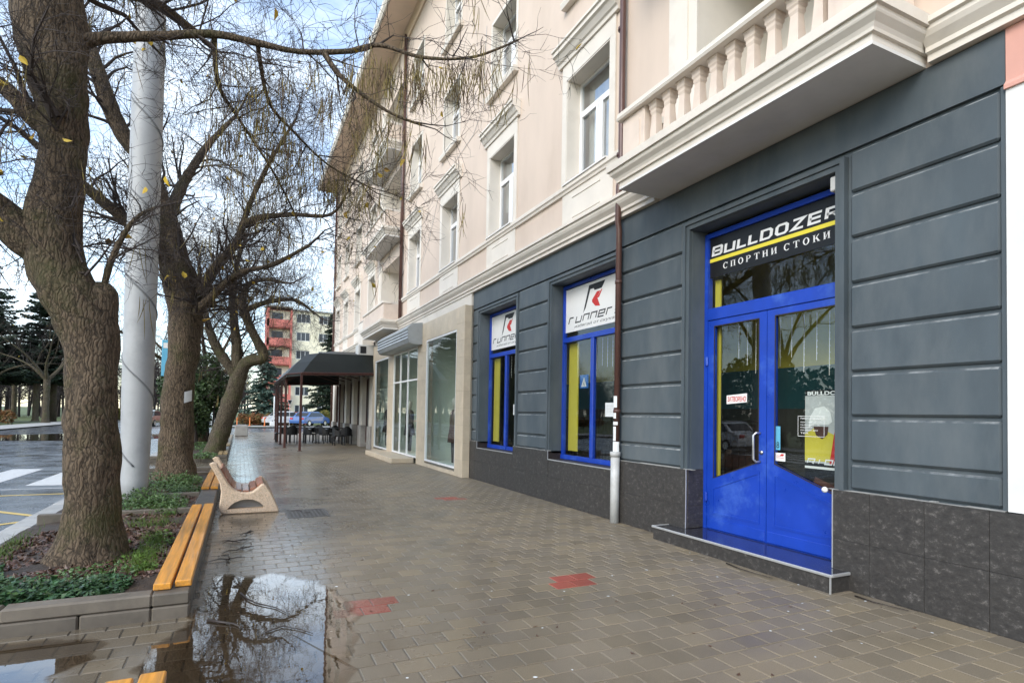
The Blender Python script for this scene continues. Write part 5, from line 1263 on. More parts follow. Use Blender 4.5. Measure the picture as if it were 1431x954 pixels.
T1A1 = [(0.96,6.2,5.39,0.029),(1.23,6,5.42,0.021),(1.61,5.7,5.23,0.016),(2.05,5.4,5.19,0.013),(2.45,5.15,5.34,0.008)]
T1A2 = [(.69,6.25,5.34,.03),(.88,6.1,5.02,.022),(1.29,5.9,4.69,.016),(1.65,5.8,4.57,.010)]
T1A3 = [(0.06,6.4,5.33,0.021),(0.2,6.9,5,0.018),(0.5,7.4,4.95,0.015),(0.95,7.7,4.75,0.012),(1.5,7.7,4.55,0.009)]
T1A4 = [(-0.34,6.5,5.36,0.024),(-0.3,6.9,5.05,0.021),(-0.1,7.5,5,0.018),(0.3,8.1,4.7,0.014),(0.6,8.4,4.3,0.011)]
T1U = [(-1.78,6.75,5.6,0.195),(-1.5,6.9,6.3,0.143),(-0.9,7.1,7.1,0.098),(-0.2,7.3,7.7,0.068),(0.5,7.6,8.1,0.038)]
T1V = [(-1.8,6.75,5.6,0.192),(-2.2,6.5,6.4,0.136),(-2.5,6.1,7.3,0.096),(-2.9,5.7,8.1,0.056)]
T1W = [(-1.75,6.8,5.55,0.132),(-1.5,7.6,6.2,0.090),(-1.2,8.4,6.7,0.066),(-0.7,9.2,6.9,0.042)]
T1S = [(-1.23,6.72,2.70,.030),(-1.17,6.66,2.95,.026),(-1.05,6.6,3.25,.022),(-.93,6.55,3.42,.017),(-.80,6.5,3.50,.012)]
pods1 = []
rp_ = np.random.default_rng(5)
for ch, n in ((T1A1, 80), (T1A2, 36), (T1A3, 60), (T1A4, 40)):
    P = np.array([c[:3] for c in ch])
    for _ in range(n):
        i = rp_.integers(0, len(P)-1); f_ = rp_.uniform(); pods1.append(P[i]*(1-f_)+P[i+1]*f_ + np.append(rp_.normal(size=2)*.16, -rp_.uniform(0, .25)))
tree('catalpa_tree', (-1.27, 6.75, .1), 'thick gnarled tree trunk nearest the camera, with a pruned burl and hanging pods', [T1, T1b, T1L, T1M, T1A, T1A1, T1A2, T1A3, T1A4, T1U, T1V, T1W, T1S],
     [(T1L, 5, (.6, 1.3)), (T1M, 5, (.6, 1.2)), (T1A, 3.0, (.4, 1.0)), (T1A1, 3, (.25, .6)), (T1A2, 4, (.3, .7)), (T1A3, 5, (.4, .9)), (T1A4, 6, (.5, 1.0)), (T1U, 5, (.8, 1.8)), (T1V, 4, (.8, 1.6)), (T1W, 6, (.8, 1.7)), (T1S, 9, (.25, .7)), ([(-1.3,6.6,2.5,.05),(-1.6,6.5,4.2,.05)], 6, (.3, .7))],
     21, SPEC, pods=110, leaves=150, pod_extra=pods1)
# second tree
T2 = [(-1.13,13.4,0.12,0.400),(-1.14,13.4,0.54,0.312),(-1.15,13.4,1.12,0.268),(-1.13,13.4,1.99,0.268),(-1.05,13.4,2.87,0.288),(-1.03,13.4,3.5,0.304),(-1.18,13.4,4.2,0.312),(-1.36,13.4,4.9,0.240),(-1.46,13.4,5.4,0.192)]
T2L = [(-1.36,13.4,4.9,0.188),(-1.55,13.4,5.74,0.156),(-1.88,13.35,6.45,0.148),(-2.25,13.3,6.95,0.145),(-2.63,13.2,7.93,0.123),(-2.82,13.1,8.6,0.101),(-3.1,13,9.4,0.058)]
T2R = [(-1,13.4,3.4,0.147),(-0.67,13.2,4.2,0.098),(-0.16,13,4.96,0.074),(0.03,12.8,5.37,0.061),(0.75,12.5,5.55,0.046),(1.57,12.3,5.62,0.031),(1.9,12.2,6.1,0.018)]
T2Q = [(-1,13.4,3.3,0.140),(-0.6,12.9,3.75,0.077),(-0.1,12.4,4.2,0.056),(0.5,11.9,4.35,0.042),(1.1,11.5,4.7,0.028)]
T2N = [(-0.16,13,4.96,0.058),(0.1,13,5.9,0.049),(0.5,12.9,6.9,0.033),(0.9,12.8,7.7,0.019)]
T2B = [(-1.44,13.4,5.3,0.130),(-1.2,13.8,6.3,0.091),(-0.8,14.1,7.3,0.065),(-0.3,14.4,8.2,0.033)]
T2C = [(-1.2,13.4,4.3,.18),(-1.8,13.0,4.9,.12),(-2.6,12.6,5.5,.08),(-3.5,12.2,6.2,.04)]
tree('catalpa_tree', (-1.13, 13.4, .1), 'second mossy tree trunk behind the pale pole with a paper notice pinned on it', [T2, T2L, T2R, T2Q, T2N, T2B, T2C],
     [(T2L, 5, (.8, 1.8)), (T2R, 9, (.6, 1.4)), (T2Q, 9, (.5, 1.2)), (T2N, 9, (.6, 1.4)), (T2B, 6, (.8, 1.7)), (T2C, 6, (.8, 1.6)), ([(-1.1,13.2,3.0,.06),(-1.2,13.2,4.6,.06)], 7, (.6, 1.4))], 22, SPEC, 'bark', pods=230, leaves=90)
# leaning tree
T3 = [(-0.7,20.5,0.1,0.352),(-0.59,20.5,0.56,0.273),(-0.35,20.5,1.47,0.264),(-0.12,20.5,2.29,0.246),(-0.03,20.5,2.7,0.229),(0.17,20.45,3.08,0.185),(0.58,20.3,3.2,0.167),(0.62,20.3,3.45,0.150),(0.35,20.2,3.95,0.132),(0.02,20.1,4.79,0.114),(0.1,20,5.47,0.088),(0.6,19.8,5.7,0.062),(1.23,19.5,5.6,0.035)]
T3B = [(-.05,20.5,2.5,.17),(-.67,20.6,3.42,.14),(-.92,20.6,4.0,.11),(-1.2,20.7,5.2,.07),(-1.3,20.8,6.2,.04)]
T3C = [(-.12,20.5,2.4,.18),(-.16,20.6,3.68,.14),(-.31,20.7,5.09,.11),(-.23,20.8,6.2,.07),(0,20.9,7.2,.04)]
T3D = [(.05,20.1,4.7,.09),(.7,19.9,5.0,.07),(1.5,19.6,5.1,.05),(2.1,19.4,4.7,.03)]
tree('catalpa_tree', (-.70, 20.5, .1), 'leaning forked tree with a mossy trunk beyond the concrete bench', [T3, T3B, T3C, T3D],
     [(T3[8:], 9, (.6, 1.4)), (T3B, 7, (.8, 1.5)), (T3C, 7, (.8, 1.6)), (T3D, 9, (.5, 1.2))], 23, SPEC, 'bark2', pods=150, leaves=50)
# one more along the row, and one behind the viewer whose boughs hang overhead
def simple_tree(name, x, y, h, seed, label, group, dens=5.0, r=.26, pods=60, leaves=20, mat='bark', lean=(0, 0), spread=2.4, spec=SPEC, ln=(.9, 1.9)):
    rng = np.random.default_rng(seed); zt = h*.34
    ch = [(x, y, -.02, r*1.5), (x+lean[0]*.2, y+lean[1]*.2, .4, r*1.12), (x+lean[0]*.6, y+lean[1]*.6, zt*.6, r), (x+lean[0], y+lean[1], zt, r*1.1)]
    limbs = []; chains = [ch]
    n = 5
    for k in range(n):
        a = 2*math.pi*(k+rng.uniform(-.3, .3))/n; p = np.array([x+lean[0], y+lean[1], zt-.1]); cc = [(*p, r*.7)]; d = np.array([math.cos(a)*.55, math.sin(a)*.55, .83]); rr = r*.55
        for s in range(4):
            d = unit(d + rng.normal(size=3)*.16 + np.array([math.cos(a)*.1, math.sin(a)*.1, .02])); p = p + d*(h-zt)/4.6*(spread/2.4 if s else 1); rr *= .68; cc.append((*p, max(.02, rr)))
        chains.append(cc); limbs.append((cc[1:], dens, ln))
    return tree(name, (x, y, 0), label, chains, limbs, seed, spec, mat, group, pods=pods, leaves=leaves)
simple_tree('catalpa_tree', -1.5, 27.5, 7.0, 31, 'far tree of the kerb row, half hidden behind the leaning tree', 'catalpa trees along the kerb', dens=4, pods=60)

# note and blue sign on/near the second tree
m = MB(); m.v = []; n = 5
vs = []
for i in range(n+1):
    a = math.radians(-52 - 14 + i*6.4); rr = .30; vs += [(-1.13+rr*math.cos(a), 13.4+rr*math.sin(a), 1.66+.01*i), (-1.13+rr*math.cos(a), 13.4+rr*math.sin(a), 1.88+.01*i)]
m.add(vs, [(2*i, 2*i+2, 2*i+3, 2*i+1) for i in range(n)]); o = m.build('paper_notice', MAT['paper']); tag(o, 'small white paper notice pinned to the second tree trunk', 'notice')
bs = empty('blue_sign', (-1.66, 16.6, 0)); tag(bs, 'small light blue sign showing between the pale pole and the second tree', 'sign')
m = MB(); m.cbox(-.13, .13, -.012, .012, 2.35, 3.25, .006); m.build('sign_plate', MAT['skyblue'], bs)
m = MB(); m.tube([(0, .03, -.02), (0, .03, 3.2)], .03, 10); m.build('post', MAT['greypipe'], bs, True)
m = MB(); m.box(-.10, .02, -.0145, -.0125, 3.05, 3.18); m.build('sign_mark', MAT['letwhite'], bs)

# ------------------------------------------------------------------ ground cover in the beds
def soil_z(x, y): return .115 + .05*mnoise.noise(Vector((x*1.5, y*1.5, 3))) + .02*mnoise.noise(Vector((x*7, y*7, 5))) - .07*max(0, (-1.9-x)/.4)
def ground_cover(name, patches, mat, label, n, size, height, seed):
    rng = np.random.default_rng(seed); C = []; H = []
    while len(C) < n:
        px, py, rx, ry, hh = patches[rng.integers(len(patches))]
        a = rng.uniform(0, 2*math.pi); q = math.sqrt(rng.uniform()); x = px+rx*q*math.cos(a); y = py+ry*q*math.sin(a)
        if not (-2.22 < x < -.57): continue
        z = soil_z(x, y) + rng.uniform(.005, 1)**1.3*hh*height*(1-.55*q); C.append((x, y, z))
    C = np.array(C); s = rng.uniform(*size, (n, 1)); U = rand_dirs(n, rng); U[:, 2] *= .45; U = U/np.linalg.norm(U, axis=1, keepdims=True)*s
    W = np.cross(U, np.array([0, 0, 1.0]) + rng.normal(size=(n, 3))*.35); W = W/(np.linalg.norm(W, axis=1, keepdims=True)+1e-9)*s*.72
    V, F = cards(C, U, W); o = link(name, mesh_np(name, V, F, MAT[mat])); tag(o, label, 'ground cover', kind='stuff'); return o
ground_cover('ground_ivy', [(-1.9,5.45,.5,.38,1),(-1.55,5.35,.55,.28,1),(-2.05,6.1,.3,.5,.8),(-1.2,5.35,.35,.25,.8),(-1.0,5.5,.25,.25,.6),(-1.7,5.2,.5,.15,.9)], 'ivydark', 'dark green ivy growing at the near end of the planter', 5200, (.015, .034), .22, 1)
ground_cover('weeds', [(-1.15,9.6,.4,.5,1.2),(-1.3,10.1,.35,.35,1.8),(-.95,9.9,.3,.6,1),(-1.1,11.6,.4,.7,1.5),(-.9,12.6,.3,.5,1.6),(-1.3,12.4,.5,.4,2.0),(-.85,9.3,.22,.3,.9),(-.8,11.3,.25,.4,1)], 'ivy', 'leafy green weeds around the pole and the second tree', 6500, (.012, .028), .17, 2)
ground_cover('weeds', [(-1.9,5.45,.5,.38,1),(-1.55,5.35,.55,.28,1),(-1.2,5.6,.4,.3,.8),(-1.0,5.9,.3,.3,.6)], 'ivy', 'paler weeds mixed into the ivy at the near planter end', 1100, (.010, .024), .24, 9)
ground_cover('weeds', [(-.9,19.3,.4,.8,1),(-.85,21.5,.3,1.0,1.2),(-1.2,24,.5,1.6,1.4),(-.8,26.5,.3,1.5,1)], 'ivy', 'green weeds under the leaning tree', 2600, (.02, .04), .2, 3)
ground_cover('leaf_litter', [(-1.1,6.0,.6,.5,.2),(-.9,6.8,.35,.9,.2),(-1.0,7.8,.5,.8,.2),(-1.9,7.3,.35,1.0,.2),(-1.1,9.2,.6,.6,.2),(-.9,11,.4,1.5,.2),(-1.2,14.4,.6,.5,.2)], 'litter', 'wet reddish brown fallen leaves on the planter soil', 7000, (.014, .042), .12, 4)
ground_cover('weeds', [(-.85,6.5,.2,.2,1),(-.72,5.95,.12,.14,.9),(-.75,7.3,.14,.3,.8),(-.95,5.55,.12,.08,.7),(-1.15,7.3,.16,.14,.6)], 'grass', 'small bright green weeds beside the long orange plank seat', 650, (.010, .024), .1, 6)
def grass(name, patches, n, label, seed, hh=(.05, .16), mat='grass'):
    rng = np.random.default_rng(seed); polys = []
    for _ in range(n):
        px, py, rx, ry = patches[rng.integers(len(patches))]; x = px+rng.normal()*rx*.5; y = py+rng.normal()*ry*.5
        if not (-2.27 < x < -.56): continue
        z = soil_z(x, y); L = rng.uniform(*hh); l = rng.normal(size=2)*.45*L
        t = np.array([0, .5, 1.0])[:, None]; pt = np.array([x, y, z]) + np.concatenate([l[None]*t**1.7, L*t*(1-.15*t)], axis=1); polys.append((pt, np.array([.0028, .0022, .0004])))
    V, F = tubes(polys, 3); o = link(name, mesh_np(name, V, F, MAT[mat], True)); tag(o, label, 'grass', kind='stuff')
grass('grass', [(-.80,6.55,.16,.28),(-.74,6.0,.10,.12),(-.78,7.2,.12,.3),(-2.05,6.6,.2,.9),(-2.1,7.4,.12,.8),(-.95,8.3,.3,.3),(-.85,9.2,.15,.3)], 1000, 'tufts of fresh green grass along the planter edges', 5)

# fallen sticks and leaves on the pavement
def stick(pts, r, label):
    m = MB(); m.tube(pts, [r*(1-.6*i/(len(pts)-1)) for i in range(len(pts))], 5); o = m.build('fallen_twig', MAT['stick'], None, True); tag(o, label, 'twig', 'fallen twigs on the pavers')
stick([(-.17,4.75,.012),(-.08,4.66,.016),(.0,4.6,.014),(.06,4.5,.012)], .011, 'thick twig lying in the puddle by the planter corner')
stick([(.05,5.35,.012),(.10,5.15,.016),(.16,5.02,.014),(.30,4.85,.012),(.36,4.7,.012)], .008, 'long bent twig lying across the large puddle')
stick([(.20,4.35,.012),(.32,4.42,.014),(.42,4.32,.012),(.50,4.2,.012)], .006, 'thin pale twig near the right edge of the large puddle')
r6 = random.Random(12)
for (x, y, lab) in ((-.05, 6.6, 'cluster twig between the puddle and the planter'), (.02, 7.0, 'forked twig in front of the concrete bench'), (-.03, 7.45, 'black twig under the concrete bench front'), (.12, 7.9, 'spiky twig close to the concrete bench'), (.9, 9.35, 'short twig lying across the access cover')):
    m = MB()
    for k in range(5 if y < 9 else 1):
        a = r6.uniform(0, 6.28); L = r6.uniform(.1, .24); m.tube([(x, y, .010+k*.002), (x+math.cos(a)*L*.5, y+math.sin(a)*L*.5, .018+k*.002), (x+math.cos(a+.3)*L, y+math.sin(a+.3)*L, .009)], [.006, .005, .003], 5)
    o = m.build('fallen_twig', MAT['stick'], None, True); tag(o, lab, 'twig', 'fallen twigs on the pavers')
stick([(4.72,4.55,.01),(4.66,4.3,.016),(4.70,3.95,.012)], .007, 'dark twig lying along the foot of the door step')
stick([(4.93,3.28,.01),(4.90,3.1,.014),(4.96,2.85,.012)], .007, 'dark twig at the wall foot right of the door step')
n = 260; C = np.column_stack([nrng.uniform(-.25, 5.0, n), 2.4 + nrng.uniform(0, 1, n)**1.5*20, np.full(n, .006)])
s = nrng.uniform(.006, .022, (n, 1)); U = rand_dirs(n); U[:, 2] *= .08; U = U/np.linalg.norm(U, axis=1, keepdims=True)*s; W = np.cross(U, np.array([0, 0, 1.0]))*.6
V, F = cards(C, U, W); tag(link('fallen_leaves', mesh_np('fallen_leaves', V, F, MAT['litter'])), 'small dark fallen leaves scattered over the pavers', 'leaves', kind='stuff')
# a few leaf bits and weeds at the wall foot

n = 110; rg = np.random.default_rng(77); mbg = MB()
for _ in range(n):
    x = rg.uniform(.2, 4.9); y = 2.4 + rg.uniform()**1.4*12; r_ = rg.uniform(.006, .012)
    mbg.add([(x+r_*(1+.3*math.sin(k*2.3+x*9))*math.cos(k), y+r_*math.sin(k), .0025) for k in np.linspace(0, 5.6, 9)], [tuple(range(9))])
tag(mbg.build('gum_spots', MAT['paper']), 'pale specks of trodden gum on the pavers', 'gum', kind='stuff')
# ------------------------------------------------------------------ cafe canopy, chairs, tables
cn = empty('cafe_canopy', (3.2, 28, 0)); tag(cn, 'dark green canvas canopy on dark red posts over the cafe terrace', 'canopy')
def CW(m, name, mat, smooth=False):
    o = m.build(name, MAT[mat], cn, smooth); o.location = (-3.2, -28, 0); return o
y0, y1, xw, xo = 23.35, 33.2, 5.02, 1.62
m = MB()   # hipped canvas roof with a drop valance
ro = [(xw-.02,y0,3.12),(2.15,y0,3.02),(xo,y0+.55,2.98),(xo,y1-.55,2.98),(2.15,y1,3.02),(xw-.02,y1,3.12)]
ri = [(xw-.02,y0+.25,3.86),(2.75,y0+.25,3.82),(2.35,y0+.8,3.80),(2.35,y1-.8,3.80),(2.75,y1-.25,3.82),(xw-.02,y1-.25,3.86)]
top = [(xw-.02,y0+1.2,4.05),(3.4,y0+1.2,4.02),(3.2,y0+1.6,4.0),(3.2,y1-1.6,4.0),(3.4,y1-1.2,4.02),(xw-.02,y1-1.2,4.05)]
rm_ = [tuple((a+b)/2 + (.05 if k == 2 else 0) for k, (a, b) in enumerate(zip(p, q))) for p, q in zip(ro, ri)]
low = [(x, y, z-.13+.015*math.sin(x*9+y*7)) for x, y, z in ro]
allv = low + ro + rm_ + ri + top
fs = [(k*6+i, k*6+i+1, (k+1)*6+i+1, (k+1)*6+i) for k in range(4) for i in range(5)] + [(24, 25, 26, 27, 28, 29)]
m.add(allv, fs); CW(m, 'canvas', 'canvas')
m = MB()
for a, b in zip(ro[:-1], ro[1:]): m.tube([(a[0], a[1], a[2]-.02), (b[0], b[1], b[2]-.02)], .03, 6)
for yy in np.linspace(y0+.6, y1-.6, 6): m.tube([(xo+.03, yy, 2.9), (3.3, yy, 3.55), (xw-.05, yy, 3.1)], .022, 6)
m.tube([(xw-.05, y0+.02, 3.06), (2.15, y0+.02, 2.94)], .04, 6); CW(m, 'roof_frame', 'rustmetal')
for (x, y) in ((2.12, 23.4), (1.72, 25.6), (1.70, 28.0), (1.70, 30.4), (1.74, 32.9), (4.9, 33.1), (4.72, 31.0)):
    m = MB(); m.cbox(x-.045, x+.045, y-.045, y+.045, 0.0, 2.98, .008); m.cbox(x-.09, x+.09, y-.09, y+.09, 0.0, .015, .004); CW(m, 'post', 'rustmetal')
m = MB(); rv = random.Random(8)
for k in range(26):
    y = y0+.5 + k*.35; x = xo-.01; L = rv.uniform(.3, .95); m.tube([(x, y, 2.95), (x-rv.uniform(0, .08), y+rv.uniform(-.1, .1), 2.95-L*.5), (x+rv.uniform(-.05, .05), y+rv.uniform(-.15, .15), 2.95-L)], .012, 4)
CW(m, 'climbing_stems', 'twig')

def chair_master():
    c = empty('rattan_chair'); 
    m = MB(); m.cbox(-.27, .27, -.26, .26, .40, .455, .02); m.build('seat', MAT['rattan'], c)
    m = MB(); n = 10; o_ = []; i_ = []
    for k in range(n+1):
        t = k/n; a = math.radians(-100 + 200*t); o_.append((.30*math.sin(a), -.02-.27*math.cos(a))); i_.append((.265*math.sin(a), -.02-.235*math.cos(a)))
    zt = [.66, .665, .69, .75, .82, .85, .82, .75, .69, .665, .66]
    vs = []; fs = []
    for k in range(n+1): vs += [(o_[k][0], o_[k][1], .40), (o_[k][0], o_[k][1], zt[k]), (i_[k][0], i_[k][1], zt[k]), (i_[k][0], i_[k][1], .40)]
    for k in range(n):
        for q in range(4): fs.append((k*4+q, k*4+(q+1) % 4, (k+1)*4+(q+1) % 4, (k+1)*4+q))
    fs += [(0, 3, 2, 1), (n*4, n*4+1, n*4+2, n*4+3)]; m.add(vs, fs); m.build('backrest', MAT['rattan'], c)
    for sx in (-1, 1):
        for sy in (-1, 1): m = MB(); m.cbox(sx*.235-.02, sx*.235+.02, sy*.22-.02, sy*.22+.02, 0, .40, .004); m.build('leg', MAT['rattan'], c)
    return c
def table_master():
    t = empty('cafe_table'); m = MB(); m.cbox(-.38, .38, -.38, .38, .71, .74, .01); m.build('table_top', MAT['rattan'], t)
    for sx in (-1, 1):
        for sy in (-1, 1): m = MB(); m.cbox(sx*.33-.025, sx*.33+.025, sy*.33-.025, sy*.33+.025, 0, .71, .004); m.build('leg', MAT['rattan'], t)
    return t
ch0 = chair_master(); tb0 = table_master()
chairs = [(1.85, 30.2, 1.6, 'leftmost rattan chair of the terrace, standing outside the posts'), (2.55, 30.9, 3.0, 'rattan chair behind the leftmost terrace post'), (2.2, 28.9, .2, 'rattan chair tucked at the table behind the leftmost posts'),
          (3.05, 29.0, -1.4, 'rattan chair with a pale cushion right of the foremost post'), (3.55, 30.6, 2.6, 'rattan chair at the back in the middle of the terrace'), (3.75, 28.6, -1.2, 'rattan chair with a pale cushion in the middle of the terrace'),
          (4.25, 30.0, .4, 'rattan chair in the dark right part of the terrace'), (4.55, 27.9, 0.1, 'rattan chair against the wall, nearest the pillar base'), (4.1, 26.9, -1.5, 'rattan chair turned to the street at the right of the terrace')]
for i, (x, y, a, lab) in enumerate(chairs):
    c = ch0 if i == 0 else copy_tree(ch0); c.location = (x, y, .003); c.rotation_euler[2] = a; tag(c, lab, 'chair', 'rattan chairs on the cafe terrace')
    if i in (3, 5): m = MB(); m.cbox(-.22, .22, -.2, .22, .456, .51, .02); m.build('seat_cushion', MAT['cushion'], c)
for i, (x, y, lab) in enumerate(((2.55, 29.6, 'dark square table at the street side of the terrace'), (3.75, 29.5, 'dark square table in the middle of the terrace'), (4.4, 28.9, 'dark square table by the cafe wall'))):
    t = tb0 if i == 0 else copy_tree(tb0); t.location = (x, y, .003); tag(t, lab, 'table', 'dark tables on the cafe terrace')
# air conditioner, above the canopy
ac = empty('air_conditioner', (4.62, 23.9, 3.85)); tag(ac, 'grey air conditioner box fixed above the near corner of the canopy', 'air conditioner')
m = MB(); m.cbox(-.35, .40, -.32, .32, 0, .42, .02); m.build('casing', MAT['acwhite'], ac)
m = MB(); m.cbox(-.27, -.03, -.335, -.321, .07, .35, .02); m.build('grille', MAT['letblack'], ac)
m = MB(); m.box(-.2, .46, -.3, -.26, -.05, 0); m.box(-.2, .46, .26, .3, -.05, 0); m.build('bracket', MAT['rustmetal'], ac)
wb = empty('white_wall_box', (4.9, 24.9, 4.3)); tag(wb, 'tall pale box on the facade above the canopy beside the far balcony', 'wall box')
m = MB(); m.cbox(-.32, .18, -.45, .45, .0, 1.05, .02); m.build('body', MAT['cream'], wb); m = MB(); m.cbox(-.335, .19, -.47, .47, 1.052, 1.08, .008); m.build('cap', MAT['soffit'], wb)

# clothes and dummies in the boutique
def dummy(x, y, lab, coat='cloth'):
    d = empty('shop_dummy', (x, y, .142)); tag(d, lab, 'mannequin', 'shop dummies in the boutique windows')
    def loft(secs, nm, mat):
        m = MB(); n = 14; vs = []
        for (z, rx, ry, ox) in secs:
            for k in range(n): a = 2*math.pi*k/n; vs.append((rx*math.cos(a)+ox, ry*math.sin(a), z))
        fs = [(i*n+k, i*n+(k+1) % n, (i+1)*n+(k+1) % n, (i+1)*n+k) for i in range(len(secs)-1) for k in range(n)] + [tuple(range(n))[::-1], tuple(range((len(secs)-1)*n, len(secs)*n))]
        m.add(vs, fs); m.build(nm, MAT[mat], d, True)
    loft([(.62,.19,.27,0),(.8,.17,.25,0),(1.05,.13,.20,0),(1.25,.14,.22,0),(1.42,.12,.23,0),(1.50,.07,.12,0)], 'coat', coat)
    loft([(0,.16,.16,0),(.02,.15,.15,0),(.03,.02,.02,0),(.62,.02,.02,0)], 'stand', 'steel')
    loft([(1.50,.05,.05,0),(1.58,.05,.05,0),(1.60,.07,.06,0),(1.68,.09,.075,0),(1.78,.08,.07,0),(1.83,.03,.03,0)], 'head', 'skinmat')
    for s in (-1, 1): m = MB(); m.tube([(0, s*.21, 1.43), (.01, s*.28, 1.15), (-.04, s*.27, .85)], [.06, .052, .04], 8); m.build('sleeve', MAT[coat], d, True)
    for s in (-1, 1): m = MB(); m.tube([(0, s*.09, .66), (0, s*.09, .3), (0, s*.09, .06)], [.08, .06, .05], 8); m.build('trouser_leg', MAT['letblack'], d, True)
    return d
dummy(5.30, 14.75, 'dark coated dummy at the right of the wide boutique window', 'brownpipe')
dummy(5.30, 22.6, 'dark dressed dummy in the boutique window next to the canopy')
dummy(5.40, 19.7, 'dark dressed dummy just behind the boutique door'); 

# ------------------------------------------------------------------ far end: cube, street furniture, cars, hedges, block of flats
m = MB(); m.cbox(-.35, .35, -.35, .35, 0, .62, .03); m.cbox(-.27, .27, -.27, .27, .622, .66, .01); o = m.build('flower_cube', MAT['concrete']); o.location = (.12, 37.4, .002); tag(o, 'brown grey concrete cube planter at the far end of the plank seats', 'planter')
def car(name, loc, rz, paint, label, van=False):
    c = empty(name, loc, rz); tag(c, label, 'car', 'parked cars'); L, W = 4.3, .86
    pr = [(-2.12,.32),(-2.16,.55),(-2.10,.82),(-1.9,.90),(-1.55,.95),(-1.05,1.38),(-.5,1.47),(.35,1.45),(.75,1.30),(1.25,.98),(1.75,.88),(2.06,.76),(2.14,.52),(2.08,.30)] if not van else \
         [(-2.12,.32),(-2.16,.6),(-2.12,.95),(-2.0,1.45),(-1.7,1.72),(-.5,1.80),(.4,1.74),(.8,1.55),(1.25,1.12),(1.8,.98),(2.08,.8),(2.14,.52),(2.08,.30)]
    n = len(pr); m = MB(); rows = []
    for y, s in ((-1, 0), (-.93, .9), (.93, .9), (1, 0)):
        pass
    vs = []
    for yy in (-1, 1):
        for x, z in pr: tum = 0 if z < .95 else (z-.95)*.26; vs.append((x, yy*(W-tum), z))
    fs = [(i, (i+1) % n, n+(i+1) % n, n+i) for i in range(n)] + [tuple(range(n))[::-1], tuple(range(n, 2*n))]
    m.add(vs, fs); m.build('body', MAT[paint], c)
    zr = 1.40 if not van else 1.68; zb = .97 if not van else 1.05
    for yy in (-1, 1):
        g = MB(); t = lambda z: yy*(W-(z-.95)*.26+.006)
        a = [(-1.40,zb),(1.05,zb),(.62,zr-.04),(-.95,zr-.04)] if not van else [(-1.85,zb),(1.15,zb),(.7,zr-.1),(-1.75,zr-.05)]
        g.add([(x, t(z), z) for x, z in a], [(0,1,2,3)]); g.build('side_window', MAT['carglass'], c)
    i0 = next(k for k in range(n) if pr[k][0] > .3 and pr[k][1] > 1.2)
    for (a, b, nm) in ((pr[8] if not van else pr[7], pr[9] if not van else pr[8], 'windscreen'), (pr[4] if not van else pr[2], pr[5] if not van else pr[3], 'rear_window')):
        d = Vector((b[0]-a[0], b[1]-a[1])); nn = Vector((-d.y, d.x)).normalized()*(.008); A = Vector(a)+d*.1; Bv = Vector(b)-d*.1
        if nm == 'windscreen' and nn.x < 0: nn = -nn
        if nm == 'rear_window' and nn.x > 0: nn = -nn
        A += nn; Bv += nn; w_ = .66; g = MB(); g.add([(A.x, -w_, A.y), (A.x, w_, A.y), (Bv.x, w_*1.02, Bv.y), (Bv.x, -w_*1.02, Bv.y)], [(0,1,2,3)]); g.build(nm, MAT['carglass'], c)
    for x in (-1.32, 1.34):
        for s in (-1, 1):
            w = MB(); w.tube([(x, s*(W-.16), .31), (x, s*(W+.015), .31)], .31, 18); wo = w.build('wheel', MAT['tyre'], c, True)
            h = MB(); h.tube([(x, s*(W+.01), .31), (x, s*(W+.022), .31)], .19, 14); h.build('rim', MAT['steel'], wo)
    for s in (-1, 1):
        l = MB(); l.cbox(-2.17, -2.08, s*.62-.16, s*.62+.16, .68, .84, .02); l.build('tail_light', MAT['lampred'], c)
        l = MB(); l.cbox(2.03, 2.12, s*.60-.17, s*.60+.17, .62, .76, .02); l.build('headlight', MAT['lampwhite'], c)
    return c
car('parked_car', (6.5, 61.5, 0), 0.85, 'carblue', 'bright blue car parked beyond the terrace')
car('parked_car', (4.3, 62.8, 0), 0.2, 'carwhite', 'white car parked half behind the blue car')
car('parked_car', (-7.6, 62, -.1), 1.45, 'carblack', 'dark car far down the road between pole and second tree')
car('parked_car', (-11.6, 22, -.1), 1.62, 'carwhite', 'white car parked across the road, seen only in the window reflections')

